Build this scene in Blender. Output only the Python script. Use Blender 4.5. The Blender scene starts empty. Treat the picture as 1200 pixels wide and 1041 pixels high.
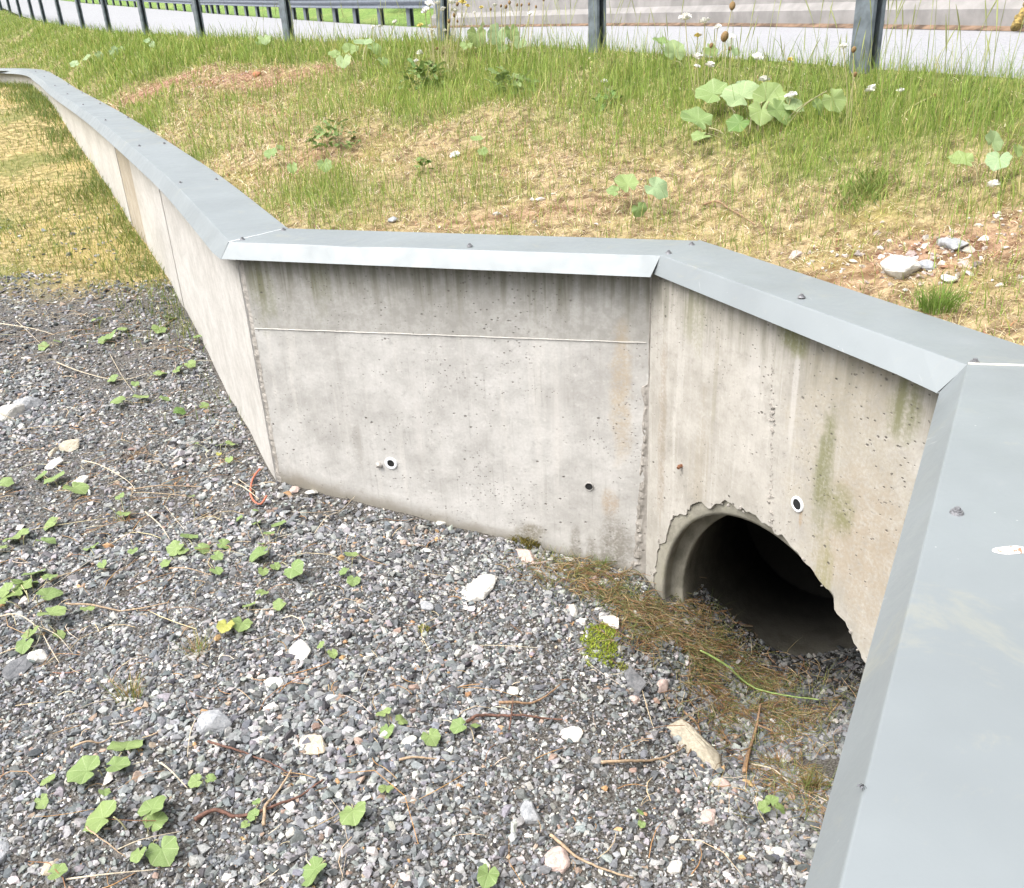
import bpy, bmesh, math, random
import numpy as np
from mathutils import Vector, Matrix, noise as mnoise
from mathutils.bvhtree import BVHTree

random.seed(7)
rng = np.random.default_rng(11)
S = bpy.context.scene
COL = S.collection
R = math.radians

# ------------------------------------------------------------------ camera
H = 0.8                       # lens height above the wall coping (coping top is z = 0)
FPX, CX, CY = 1060.0, 600.0, 520.5
_down = Vector((715 - CX, -(2740 - CY), -FPX)).normalized()
_up = -_down
_fw = Vector((0, 0, -1))
_y = (_fw - _up * _fw.dot(_up)).normalized()
_x = _y.cross(_up)
ROT = Matrix((_x, _y, _up))   # camera -> world
cam_d = bpy.data.cameras.new('camera')
cam = bpy.data.objects.new('camera', cam_d)
COL.objects.link(cam)
cam.matrix_world = Matrix.Translation((0, 0, H)) @ ROT.to_4x4()
cam_d.sensor_fit = 'HORIZONTAL'
cam_d.sensor_width = 36.0
cam_d.lens = 36.0 * FPX / 1200.0
cam_d.clip_start = 0.02
cam_d.clip_end = 600
S.camera = cam
S.render.resolution_x, S.render.resolution_y = 1024, 888

# ------------------------------------------------------------------ light
SUN_EL, SUN_AZ = R(58), R(240)     # azimuth measured clockwise from +Y
W = bpy.data.worlds.new('World')
S.world = W
W.use_nodes = True
wn = W.node_tree
bg = wn.nodes['Background']
sky = wn.nodes.new('ShaderNodeTexSky')
sky.sky_type = 'NISHITA'
sky.sun_disc = False
sky.sun_elevation = SUN_EL
sky.sun_rotation = SUN_AZ
sky.air_density = 1.0
sky.dust_density = 5.0
sky.ozone_density = 1.0
hs = wn.nodes.new('ShaderNodeHueSaturation')
hs.inputs['Saturation'].default_value = 0.34
wn.links.new(sky.outputs[0], hs.inputs['Color'])
# overcast: the cloud layer is brighter overhead than towards the (wooded) horizon
tcw = wn.nodes.new('ShaderNodeTexCoord'); spw = wn.nodes.new('ShaderNodeSeparateXYZ'); mrw = wn.nodes.new('ShaderNodeMapRange'); mxw = wn.nodes.new('ShaderNodeVectorMath')
mrw.interpolation_type = 'SMOOTHSTEP'; mxw.operation = 'SCALE'
for k_, v_ in (('From Min', 0.0), ('From Max', 0.7), ('To Min', 0.45), ('To Max', 1.35)): mrw.inputs[k_].default_value = v_
wn.links.new(tcw.outputs['Generated'], spw.inputs[0]); wn.links.new(spw.outputs[2], mrw.inputs['Value'])
wn.links.new(hs.outputs[0], mxw.inputs[0]); wn.links.new(mrw.outputs[0], mxw.inputs['Scale'])
wn.links.new(mxw.outputs[0], bg.inputs['Color'])
bg.inputs['Strength'].default_value = 0.15
sd = bpy.data.lights.new('sun', 'SUN')
sd.energy = 1.1
sd.angle = R(45)
sd.color = (1.0, 0.97, 0.94)
sun = bpy.data.objects.new('sun', sd)
COL.objects.link(sun)
sdir = Vector((math.sin(SUN_AZ) * math.cos(SUN_EL), math.cos(SUN_AZ) * math.cos(SUN_EL), math.sin(SUN_EL)))
sun.rotation_euler = sdir.to_track_quat('Z', 'Y').to_euler()
S.view_settings.view_transform = 'Standard'
S.view_settings.look = 'None'
S.view_settings.gamma = 1.0
S.view_settings.exposure = 1.15
S.cycles.max_bounces = 6
S.cycles.use_denoising = True

# ------------------------------------------------------------------ helpers: photo point -> world
def ray(px, py):
    return ROT @ Vector((px - CX, -(py - CY), -FPX))
def onz(px, py, z=0.0):
    r = ray(px, py)
    t = (z - H) / r.z
    return Vector((r.x * t, r.y * t, z))
def at(px, py, d):            # point at forward distance d
    r = ray(px, py)
    t = d / r.y
    return Vector((r.x * t, d, H + r.z * t))
def hit(px, py, A, B):        # point on the vertical plane through A-B (plan)
    r = ray(px, py)
    n = Vector((B[1] - A[1], -(B[0] - A[0])))
    t = (n.x * A[0] + n.y * A[1]) / (n.x * r.x + n.y * r.y)
    return Vector((r.x * t, r.y * t, H + r.z * t))
def proj_np(P):
    M = np.array(ROT)
    c = (P - np.array([0, 0, H])) @ M
    w = np.where(c[:, 2] < -1e-4, -c[:, 2], np.nan)
    return np.stack([CX + FPX * c[:, 0] / w, CY - FPX * c[:, 1] / w, w], 1)

# ------------------------------------------------------------------ helpers: objects
def tag(o, label=None, cat=None, group=None, kind=None):
    if label: o['label'] = label
    if cat: o['category'] = cat
    if group: o['group'] = group
    if kind: o['kind'] = kind
    return o
def empty(name, loc, label, cat, group=None):
    o = bpy.data.objects.new(name, None)
    o.empty_display_size = 0.05
    COL.objects.link(o)
    o.location = loc
    return tag(o, label, cat, group)
def link(name, me, mat=None, parent=None, loc=None):
    """loc: world location; geometry of `me` is local to it. Without loc the mesh is in world space."""
    o = bpy.data.objects.new(name, me)
    COL.objects.link(o)
    if mat and not me.materials: me.materials.append(mat)
    if parent is not None:
        o.parent = parent
        pl = parent.location.copy()
        q = parent.parent
        while q is not None:
            pl += q.location
            q = q.parent
        o.location = (Vector(loc) if loc is not None else Vector((0, 0, 0))) - pl
    elif loc is not None:
        o.location = loc
    return o
def npmesh(name, V, loops, sizes, col=None, uv=None, smooth=False):
    me = bpy.data.meshes.new(name)
    V = np.asarray(V, np.float32); loops = np.asarray(loops, np.int32); sizes = np.asarray(sizes, np.int32)
    me.vertices.add(len(V)); me.vertices.foreach_set('co', V.ravel())
    me.loops.add(len(loops)); me.loops.foreach_set('vertex_index', loops)
    me.polygons.add(len(sizes))
    st = np.concatenate([[0], np.cumsum(sizes)[:-1]]).astype(np.int32)
    me.polygons.foreach_set('loop_start', st)
    me.polygons.foreach_set('loop_total', sizes)
    me.polygons.foreach_set('use_smooth', np.full(len(sizes), smooth))
    me.update(calc_edges=True)
    if col is not None:
        a = me.color_attributes.new('col', 'FLOAT_COLOR', 'POINT')
        c = np.ones((len(V), 4), np.float32); c[:, :3] = col
        a.data.foreach_set('color', c.ravel())
    if uv is not None:
        l = me.uv_layers.new(name='UVMap')
        l.data.foreach_set('uv', np.asarray(uv, np.float32)[loops].ravel())
    me.validate()
    return me
def pymesh(name, V, F, smooth=False, col=None, uv=None):
    loops = [i for f in F for i in f]
    return npmesh(name, [tuple(v) for v in V], loops, [len(f) for f in F], col, uv, smooth)
def tube_vf(pts, rad, n=6, V=None, F=None, cap=True):
    V = [] if V is None else V; F = [] if F is None else F
    pts = [Vector(p) for p in pts]
    if not hasattr(rad, '__len__'): rad = [rad] * len(pts)
    base = len(V)
    prev = None
    for i, p in enumerate(pts):
        t = (pts[min(i + 1, len(pts) - 1)] - pts[max(i - 1, 0)])
        t = t.normalized() if t.length > 1e-9 else Vector((0, 0, 1))
        if prev is None:
            a = t.orthogonal().normalized()
        else:
            a = prev - t * prev.dot(t)
            a = a.normalized() if a.length > 1e-6 else t.orthogonal().normalized()
        prev = a
        b = t.cross(a)
        for k in range(n):
            an = 2 * math.pi * k / n
            V.append(p + (a * math.cos(an) + b * math.sin(an)) * rad[i])
    for i in range(len(pts) - 1):
        for k in range(n):
            F.append((base + i * n + k, base + i * n + (k + 1) % n, base + (i + 1) * n + (k + 1) % n, base + (i + 1) * n + k))
    if cap:
        F.append(tuple(base + k for k in reversed(range(n))))
        F.append(tuple(base + (len(pts) - 1) * n + k for k in range(n)))
    return V, F
def spline(pts, n=8):
    pts = [Vector(p) for p in pts]
    out = []
    for i in range(len(pts) - 1):
        p0 = pts[max(i - 1, 0)]; p1 = pts[i]; p2 = pts[i + 1]; p3 = pts[min(i + 2, len(pts) - 1)]
        for k in range(n):
            t = k / n
            out.append(0.5 * ((2 * p1) + (p2 - p0) * t + (2 * p0 - 5 * p1 + 4 * p2 - p3) * t * t + (3 * p1 - p0 - 3 * p2 + p3) * t ** 3))
    out.append(pts[-1])
    return out

# ------------------------------------------------------------------ helpers: materials
class NT:
    def __init__(s, name):
        s.m = bpy.data.materials.new(name); s.m.use_nodes = True
        s.t = s.m.node_tree
        s.p = s.t.nodes['Principled BSDF']
    def n(s, typ, ins=None, **kw):
        o = s.t.nodes.new('ShaderNode' + typ)
        for k, v in kw.items(): setattr(o, k, v)
        for k, v in (ins or {}).items(): s.set(o.inputs[k], v)
        return o
    def set(s, sock, v):
        if isinstance(v, bpy.types.NodeSocket): s.t.links.new(v, sock)
        else:
            if sock.type == 'RGBA' and len(v) == 3: v = (*v, 1)
            sock.default_value = v
    def math(s, op, a, b=0.0, c=None, clamp=False):
        o = s.n('Math', operation=op, use_clamp=clamp)
        s.set(o.inputs[0], a); s.set(o.inputs[1], b)
        if c is not None: s.set(o.inputs[2], c)
        return o.outputs[0]
    def mix(s, f, a, b, mode='MIX'):
        o = s.n('Mix', data_type='RGBA', blend_type=mode)
        s.set(o.inputs[0], f); s.set(o.inputs[6], a); s.set(o.inputs[7], b)
        return o.outputs[2]
    def noise(s, vec, scale, detail=4, rough=0.55, dist=0.0):
        o = s.n('TexNoise', {'Scale': scale, 'Detail': detail, 'Roughness': rough, 'Distortion': dist})
        if vec is not None: s.set(o.inputs['Vector'], vec)
        return o.outputs['Fac']
    def step(s, v, a, b, x=0.0, y=1.0):
        o = s.n('MapRange', {'From Min': a, 'From Max': b, 'To Min': x, 'To Max': y}, interpolation_type='SMOOTHSTEP')
        s.set(o.inputs['Value'], v)
        return o.outputs[0]
    def mapping(s, vec, scale=(1, 1, 1), loc=(0, 0, 0), rot=(0, 0, 0)):
        o = s.n('Mapping', {'Scale': scale, 'Location': loc, 'Rotation': rot}); s.set(o.inputs['Vector'], vec)
        return o.outputs[0]
    def bump(s, h, strength=0.5, dist=0.01, normal=None):
        o = s.n('Bump', {'Strength': strength, 'Distance': dist}); s.set(o.inputs['Height'], h)
        if normal is not None: s.set(o.inputs['Normal'], normal)
        return o.outputs[0]
    def out(s, color=None, rough=None, normal=None, **kw):
        if color is not None: s.set(s.p.inputs['Base Color'], color)
        if rough is not None: s.set(s.p.inputs['Roughness'], rough)
        if normal is not None: s.set(s.p.inputs['Normal'], normal)
        for k, v in kw.items(): s.set(s.p.inputs[k.replace('_', ' ')], v)
        return s.m
    def coord(s, k='Object'): return s.n('TexCoord').outputs[k]

def mat_plain(name, col, rough=0.7, metal=0.0, var=0.15, scale=40):
    t = NT(name)
    nz = t.noise(t.coord(), scale, 5)
    c = t.mix(t.step(nz, 0.3, 0.7), tuple(x * (1 - var) for x in col), tuple(min(1, x * (1 + var)) for x in col))
    return t.out(c, rough, t.bump(nz, 0.15, 0.003), Metallic=metal)
def mat_attr(name, rough=0.8, noise_scale=250, amt=0.25, spec=0.3, trans=0.0, bump=0.3):
    t = NT(name)
    a = t.n('Attribute', attribute_name='col').outputs['Color']
    nz = t.noise(t.coord(), noise_scale, 3)
    f = t.step(nz, 0.25, 0.75, 1 - amt, 1 + amt)
    c = t.n('VectorMath', {0: a}, operation='SCALE'); t.set(c.inputs['Scale'], f)
    t.set(t.p.inputs['Specular IOR Level'], spec)
    m = t.out(c.outputs[0], rough, t.bump(nz, bump, 0.002) if bump else None)
    if trans > 0:
        tr = t.n('BsdfTranslucent'); t.set(tr.inputs['Color'], c.outputs[0])
        mx = t.n('MixShader', {0: trans})
        t.t.links.new(t.p.outputs[0], mx.inputs[1]); t.t.links.new(tr.outputs[0], mx.inputs[2])
        t.t.links.new(mx.outputs[0], t.t.nodes['Material Output'].inputs['Surface'])
    return m

def concrete(name, light=(0.43, 0.405, 0.37), dark=(0.30, 0.285, 0.26), stains=(), top_drip=0.6, band=None, foot=None, pores=1.0, rough_mask=None):
    """stains: (u, v, half width, half height, colour, strength, streaky)"""
    t = NT(name)
    uv = t.n('UVMap').outputs[0]
    sx = t.n('SeparateXYZ', {0: uv}); U, V = sx.outputs[0], sx.outputs[1]
    big = t.noise(uv, 2.2, 5, 0.6)
    med = t.noise(uv, 11, 6, 0.6)
    fine = t.noise(uv, 90, 4, 0.6)
    med2 = t.noise(uv, 28, 5, 0.65)
    st = t.noise(t.mapping(uv, (16, 0.9, 1)), 1.0, 4, 0.6)
    st2 = t.noise(t.mapping(uv, (38, 1.6, 1), (3, 1, 0)), 1.0, 4, 0.6)
    c = t.mix(t.step(big, 0.32, 0.68), dark, light)
    c = t.mix(t.math('MULTIPLY', t.step(med, 0.45, 0.75), 0.35), c, tuple(x * 1.2 for x in light))
    c = t.mix(t.math('MULTIPLY', t.step(med, 0.55, 0.3), 0.35), c, tuple(x * 0.85 for x in dark))
    c = t.mix(t.math('MULTIPLY', t.step(st, 0.54, 0.70), 0.40), c, (0.56, 0.54, 0.50))
    st3 = t.noise(t.mapping(uv, (70, 2.2, 1), (7, 5, 0)), 1.0, 3, 0.6)
    c = t.mix(t.math('MULTIPLY', t.step(st3, 0.58, 0.75), 0.22), c, (0.60, 0.585, 0.55))
    c = t.mix(t.math('MULTIPLY', t.step(st3, 0.42, 0.28), 0.22), c, (0.20, 0.195, 0.17))
    c = t.mix(t.math('MULTIPLY', t.step(st2, 0.55, 0.8), 0.25), c, (0.25, 0.235, 0.20))
    c = t.mix(t.math('MULTIPLY', t.step(med2, 0.55, 0.72), 0.35), c, tuple(x * 1.28 for x in light))
    c = t.mix(t.math('MULTIPLY', t.step(med2, 0.46, 0.30), 0.40), c, tuple(x * 0.70 for x in dark))
    if band is not None:       # older, darker pour above the joint: v = a + b*u
        a, b, colr, k = band
        line = t.math('SUBTRACT', V, t.math('MULTIPLY_ADD', U, b, a))
        c = t.mix(t.math('MULTIPLY', t.step(line, -0.003, 0.004), t.math('MULTIPLY_ADD', t.step(med2, 0.3, 0.7), 0.45, k)), c, colr)
    if top_drip > 0:
        reach = t.math('MULTIPLY_ADD', st, 0.5, -0.02)
        m = t.step(t.math('ADD', V, reach), -0.06, 0.16)
        m = t.math('MULTIPLY', m, t.step(st2, 0.35, 0.62, 0.35, 1.0))
        c = t.mix(t.math('MULTIPLY', m, top_drip), c, (0.145, 0.14, 0.10))
    for (u0, v0, wu, wv, colr, k, streak) in stains:
        du = t.math('MULTIPLY_ADD', t.math('SUBTRACT', st if streak else med, 0.5), 2.4, t.math('DIVIDE', t.math('SUBTRACT', U, u0), wu))
        dv = t.math('MULTIPLY_ADD', t.math('SUBTRACT', med if streak else big, 0.5), 3.0, t.math('DIVIDE', t.math('SUBTRACT', V, v0), wv))
        r2 = t.math('ADD', t.math('MULTIPLY', du, du), t.math('MULTIPLY', dv, dv))
        m = t.math('MULTIPLY', t.step(r2, 2.4, 0.0), t.step(t.math('MULTIPLY_ADD', fine, 0.5, t.math('MULTIPLY', st2 if streak else med2, 0.6)), 0.40, 0.64, 0.25, 1.0))
        c = t.mix(t.math('MULTIPLY', m, k), c, colr)
    if foot is not None:       # damp earth line at the foot
        a, b, k = foot
        line = t.math('SUBTRACT', V, t.math('MULTIPLY_ADD', U, b, a))
        c = t.mix(t.math('MULTIPLY', t.step(t.math('MULTIPLY_ADD', med, -0.10, line), 0.025, -0.06), k), c, (0.16, 0.14, 0.10))
    vo = t.n('TexVoronoi', {'Vector': uv, 'Scale': 55.0, 'Randomness': 1.0}, feature='F1')
    pm = t.math('MULTIPLY', t.step(vo.outputs['Distance'], 0.17, 0.10), t.step(t.noise(uv, 3.2, 3, 0.6), 0.49, 0.62))
    vo2 = t.n('TexVoronoi', {'Vector': t.mapping(uv, (1, 1.3, 1), (4, 2, 0)), 'Scale': 17.0}, feature='F1')
    pm2 = t.math('MULTIPLY', t.step(vo2.outputs['Distance'], 0.13, 0.06), t.step(t.noise(uv, 3.0, 3, 0.6, 1.0), 0.51, 0.60))
    vo3 = t.n('TexVoronoi', {'Vector': t.mapping(uv, (1, 1.6, 1), (8, 1, 0)), 'Scale': 34.0}, feature='F1')
    pm3 = t.math('MULTIPLY', t.step(vo3.outputs['Distance'], 0.17, 0.09), t.step(t.noise(uv, 2.4, 4, 0.7, 0.5), 0.52, 0.58))
    pit = t.math('MAXIMUM', t.math('MAXIMUM', pm, pm2), pm3)
    c = t.mix(t.math('MULTIPLY', pit, 0.75 * pores), c, (0.11, 0.10, 0.085))
    c = t.mix(t.math('MULTIPLY', t.step(fine, 0.35, 0.7), 0.16), c, (0.22, 0.20, 0.18))
    h = t.math('MULTIPLY_ADD', pit, -1.0 * pores, t.math('MULTIPLY_ADD', fine, 0.30, t.math('MULTIPLY', med, 0.5)))
    nrm = t.bump(h, 0.55, 0.006)
    return t.out(c, 0.88, nrm, Specular_IOR_Level=0.25)

# ------------------------------------------------------------------ wall plan
P1, P2, P3, P4 = (onz(268.5, 283.8), onz(774, 299.8), onz(1133.8, 429.4), onz(984, 1041))
B1, B2, B3 = (onz(336.9, 267.5), onz(820, 282), onz(1286.5, 435))
CLIMB = 0.02                   # the long left run climbs gently
def cop_z(y): return max(0.0, CLIMB * (y - 4.2))
def on_coping(px, py):
    z = 0.0
    for _ in range(60):
        p = onz(px, py, z)
        z += 0.35 * (cop_z(p.y) - z)
    return onz(px, py, z)
FLp = [P1] + [on_coping(*p) for p in [(203.8, 215), (161, 177.5), (117.5, 142.5), (93.8, 125.6), (62.5, 105), (45, 91), (25, 82.5)]]
_d = (FLp[-1] - FLp[-2]); 
FLp.append(FLp[-1] + Vector((-1.6, 1.2, 0.03)))
FLp.append(FLp[-1] + Vector((-2.4, 0.9, 0.02)))
FLp.append(FLp[-1] + Vector((-3.5, 0.6, 0.02)))
FRONT = spline(FLp, 8)
def offs(poly, d, end_dir=None):
    out = []
    for i, p in enumerate(poly):
        t = poly[min(i + 1, len(poly) - 1)] - poly[max(i - 1, 0)]
        n = Vector((t.y, -t.x, 0)).normalized()
        out.append(p + n * d)
    return out
WID = (B1 - P1).length
_u = (FRONT[1] - FRONT[0]); _n = Vector((_u.y, -_u.x, 0)).normalized()
BW = (B1 - P1).dot(_n)
BACK = offs(FRONT, BW); BACK[0] = B1.copy()
c1 = Vector((P1.x + 0.012, P1.y + 0.014, 0)); c2 = Vector((0.53, 3.17, 0)) * 1.014; c3 = Vector((P3.x + 0.02, P3.y - 0.01, 0))
u2 = (c2 - c1); L2 = u2.length; u2.normalize()
u3 = (c3 - c2); L3 = u3.length; u3.normalize()
n3 = Vector((u3.y, -u3.x, 0)); n3 = n3 if n3.dot(Vector((0.9, 0.4, 0))) > 0 else -n3
n2 = Vector((-u2.y, u2.x, 0)); n2 = n2 if n2.y > 0 else -n2
u4 = (P4 - P3).normalized(); n4 = Vector((-u4.y, u4.x, 0)); n4 = n4 if n4.x > 0 else -n4
def s2(px, py): q = hit(px, py, c1, c2); return ((q - c1).dot(u2), q.z)
def s3(px, py): q = hit(px, py, c2, c3); return ((q - c2).dot(u3), q.z)
WALLL = offs(FRONT, 0.016)
WALLL[0] = c1.copy()

# ------------------------------------------------------------------ lower ground (gravel, far grass)
_basepts = [(320, 558), (268, 472), (232, 392), (195, 322), (150, 258), (113, 200), (70, 135), (30, 101)]
BASE = []
for (px, py) in _basepts:      # where the long wall meets the ground
    r = ray(px, py); best = None
    for i in range(len(WALLL) - 1):
        a, b = WALLL[i], WALLL[i + 1]
        sa = a.x * r.y - a.y * r.x; sb = b.x * r.y - b.y * r.x
        if sa * sb <= 0:
            k = sa / (sa - sb); q = a.lerp(b, k); best = (q.y, H + r.z * q.y / r.y); break
    if best: BASE.append(best)
BASE.sort()
BY = np.array([b[0] for b in BASE]); BZ = np.maximum.accumulate(np.array([b[1] for b in BASE]) )
PIPE_C = c2 + u3 * 0.715 + Vector((0, 0, -1.386))
PAX = Vector((0.50, 0.866, 0)).normalized(); PU = Vector((-PAX.y, PAX.x, 0))
def z_low(x, y):
    x = np.asarray(x, float); y = np.asarray(y, float)
    b = np.interp(y, BY, BZ)
    near = np.clip((4.4 - y) / 0.6, 0, 1)
    b = b + near * (-0.15 * np.clip(x + 1.1, 0, 2.2))
    dx, dy = x - 0.80, y - 2.42
    dx, dy = x - 0.80, y - 2.55
    al = dx * PAX.x + dy * PAX.y
    la = -dx * PAX.y + dy * PAX.x
    b = b - 0.31 * np.exp(-(np.minimum(al - 0.05, 0) / 0.42) ** 2 - (la / 0.36) ** 2)
    b = b - 0.75 * np.clip((al - 0.66) / 0.35, 0, 1) * np.clip((0.62 - np.abs(la)) / 0.1, 0, 1)
    return b
def fbm(x, y, sc, oct=3):
    return np.array([mnoise.fractal(Vector((a * sc, b * sc, 3.7)), 1.0, 2.0, oct) for a, b in zip(np.ravel(x), np.ravel(y))]).reshape(np.shape(x))
def grid_mesh(name, X, Y, Z, col=None):
    n, m = X.shape
    V = np.stack([X, Y, Z], -1).reshape(-1, 3)
    idx = np.arange(n * m).reshape(n, m)
    q = np.stack([idx[:-1, :-1], idx[:-1, 1:], idx[1:, 1:], idx[1:, :-1]], -1).reshape(-1, 4)
    return npmesh(name, V, q.ravel(), np.full(len(q), 4), None if col is None else col.reshape(-1, 3), None, True)

ys = np.concatenate([np.arange(-1.2, 1.0, 0.10), np.arange(1.0, 4.2, 0.03), np.arange(4.2, 9, 0.08), np.arange(9, 40, 0.4)])
fx = np.concatenate([np.linspace(-1, -0.25, 60)[:-1], np.linspace(-0.25, 0.30, 130)])
X, Y = np.meshgrid(fx, ys)
X = X * (5.5 + np.maximum(Y, 0) * 1.0) + 0.25
Z = z_low(X, Y)
nz = fbm(X, Y, 2.2, 4)
Z = Z + nz * 0.022 + np.where(Y > 6.3, 1, 0.25) * fbm(X + 9, Y, 0.8, 2) * 0.04
gmask = np.clip((Y - 6.0 + 0.9 * fbm(X, Y, 0.9, 3)) / 0.8, 0, 1)
LOWER = (X, Y, Z)
_bed_shade = np.clip(((X - PIPE_C.x) * n3.x + (Y - PIPE_C.y) * n3.y - 0.10) / 0.40, 0, 1) * (np.abs((X - PIPE_C.x) * PU.x + (Y - PIPE_C.y) * PU.y) < 0.7)  # mask for painted shade on the bed, growing into the pipe
low_col = np.stack([gmask, _bed_shade, np.zeros_like(gmask)], -1)
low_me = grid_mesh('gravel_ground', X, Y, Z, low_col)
def ground_mat():
    t = NT('gravel_bed')
    co = t.coord()
    a = t.n('Attribute', attribute_name='col').outputs['Color']
    g = t.n('SeparateColor', {0: a}).outputs[0]
    n1 = t.noise(co, 3, 5, 0.6); n2 = t.noise(co, 120, 4, 0.7); n3 = t.noise(co, 14, 5, 0.65)
    grit = t.mix(t.step(n2, 0.35, 0.65), (0.034, 0.030, 0.025), (0.175, 0.165, 0.15))
    grit = t.mix(t.math('MULTIPLY', t.step(n1, 0.55, 0.75), 0.5), grit, (0.03, 0.024, 0.018))
    s1 = t.mix(t.step(n3, 0.35, 0.65), (0.13, 0.11, 0.04), (0.44, 0.35, 0.17))
    s1 = t.mix(t.math('MULTIPLY', t.step(t.noise(co, 1.1, 4), 0.5, 0.62), 0.6), s1, (0.38, 0.29, 0.12))
    s1 = t.mix(t.math('MULTIPLY', t.step(t.noise(co, 0.8, 4), 0.52, 0.64), 0.6), s1, (0.11, 0.14, 0.035))
    s1 = t.mix(t.math('MULTIPLY', t.step(n2, 0.5, 0.7), 0.4), s1, (0.12, 0.09, 0.045))
    c = t.mix(g, grit, s1)
    c = t.mix(t.n('SeparateColor', {0: a}).outputs[1], c, (0.012, 0.011, 0.009))  # pipe interior darkness blended into the bed colour
    return t.out(c, 0.95, t.bump(n2, 0.8, 0.008), Specular_IOR_Level=0.15)
o = link('gravel_ground', low_me, ground_mat()); tag(o, kind='structure')

# ------------------------------------------------------------------ upper ground (straw and grass bank)
PX = [(1012, 80), (700, 57), (521, 50), (340, 51), (236, 41), (172, 41), (129, 39), (98, 34), (73, 30), (53, 26.5), (39.5, 24), (25, 21), (13, 17.5), (2, 12)]
POSTS = []
SPC = 2.4
for k, p in enumerate(PX):
    r = ray(*p); r = r / r.y
    if k == 0: d = 4.4
    else:
        q = POSTS[-1]
        a = r.x ** 2 + 1; b = -2 * (r.x * q.x + q.y); c = q.x ** 2 + q.y ** 2 - SPC ** 2
        d = (-b + math.sqrt(max(b * b - 4 * a * c, 0))) / (2 * a)
    POSTS.append(Vector((r.x * d, d, H + r.z * d)))
_z = [p.z for p in POSTS]
for k in range(1, len(POSTS) - 1): POSTS[k].z = 0.25 * _z[k - 1] + 0.5 * _z[k] + 0.25 * _z[k + 1]
_t0 = (POSTS[0] - POSTS[1]); _t0.z = -0.04
RIGHT = [POSTS[0] + _t0 * k for k in (3, 2, 1)]
EDGE = RIGHT + POSTS + [POSTS[-1] + (POSTS[-1] - POSTS[-2]) * k for k in (1, 2, 3, 4)]
ROADL = [p.copy() for p in EDGE]
def polysample(poly, n):
    L = [0]
    for i in range(len(poly) - 1): L.append(L[-1] + (poly[i + 1] - poly[i]).length)
    out = []
    for s in np.linspace(0, L[-1], n):
        i = min(max(np.searchsorted(L, s) - 1, 0), len(poly) - 2)
        k = (s - L[i]) / max(L[i + 1] - L[i], 1e-9)
        out.append(poly[i].lerp(poly[i + 1], min(max(k, 0), 1)))
    return out
zc = Vector((0, 0, -0.03))
def back_at_y(y):
    for i in range(len(BACK) - 1):
        if BACK[i].y <= y <= BACK[i + 1].y:
            return BACK[i].lerp(BACK[i + 1], (y - BACK[i].y) / max(BACK[i + 1].y - BACK[i].y, 1e-6))
    return BACK[-1]
ST = [(B3 + u4 * 3.4, EDGE[0]), (B3 + u4 * 2.2, EDGE[1]), (B3 + u4 * 1.0, EDGE[2]), (B3, EDGE[3].lerp(EDGE[2], 0.15)), (B3.lerp(B2, 0.5), EDGE[3].lerp(EDGE[4], 0.5)),
      (B2, EDGE[4]), (B2.lerp(B1, 0.5), EDGE[4].lerp(EDGE[5], 0.5)), (B1, EDGE[5])]
_bl = [BACK[0].lerp(BACK[0], 0)]
nb = len(BACK)
LB = polysample(BACK, 60)
LR = polysample(EDGE[5:], 60)
# pair the rest by arc fraction, easing in
for k in range(2, 60, 3):
    ST.append((LB[k], LR[min(59, int(k * 0.92))]))
ST.append((LB[59], LR[59]))
rowsC = polysample([a for a, b in ST], 2)   # placeholder
def dens(lst, n):
    out = []
    for i in range(len(lst) - 1):
        for k in range(n): out.append(lst[i].lerp(lst[i + 1], k / n))
    out.append(lst[-1]); return out
Cc = dens([a + zc for a, b in ST], 14); Rr = dens([b for a, b in ST], 14)
ts = np.concatenate([[-0.06], np.linspace(0, 1, 60), [1.05, 1.10]])
Ca = np.array(Cc); Ra = np.array(Rr)
T = ts[None, :, None]
UP = Ca[:, None, :] * (1 - T) + Ra[:, None, :] * T
hz = np.clip(ts, 0, 1)
prof = 0.92 * hz + 0.08 * hz * hz
UP[:, :, 2] = Ca[:, None, 2] * (1 - prof) + Ra[:, None, 2] * prof
UX, UY, UZ = UP[..., 0], UP[..., 1], UP[..., 2]
env = np.clip(ts * 6, 0, 1) * np.clip((1.02 - ts) * 6, 0, 1)
UZ = UZ + env * (fbm(UX, UY, 1.1, 3) * 0.07 + fbm(UX, UY, 5, 3) * 0.018)
UZ = UZ - np.where(ts > 1.0, 0.06, 0.0)[None, :]
TT = np.broadcast_to(ts, UX.shape)

def bvh_of(X, Y, Z):
    n, m = X.shape
    V = np.stack([X, Y, Z], -1).reshape(-1, 3)
    idx = np.arange(n * m).reshape(n, m)
    q = np.stack([idx[:-1, :-1], idx[:-1, 1:], idx[1:, 1:], idx[1:, :-1]], -1).reshape(-1, 4)
    return BVHTree.FromPolygons([tuple(v) for v in V], [tuple(int(i) for i in f) for f in q])
BL = bvh_of(*LOWER); BU = bvh_of(UX, UY, UZ)
CAMP = Vector((0, 0, H))
def low(px, py):
    h = BL.ray_cast(CAMP, ray(px, py).normalized())
    return h[0] if h[0] is not None else onz(px, py, -1.1)
def upg(px, py):
    h = BU.ray_cast(CAMP, ray(px, py).normalized())
    return h[0] if h[0] is not None else onz(px, py, 0.2)
def zdrop(bv, x, y, z0):
    h = bv.ray_cast(Vector((x, y, 6.0)), Vector((0, 0, -1)))
    return h[0].z if h[0] is not None else z0
def blob(P, X, Y, rx, ry=None, ang=0.0):
    dx, dy = X - P[0], Y - P[1]
    c, s = math.cos(ang), math.sin(ang)
    a, b = dx * c + dy * s, -dx * s + dy * c
    ry = rx if ry is None else ry
    return np.exp(-((a / rx) ** 2 + (b / ry) ** 2))
soilA, soilB, soilC = upg(185, 103), upg(250, 97), upg(335, 92)
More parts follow.
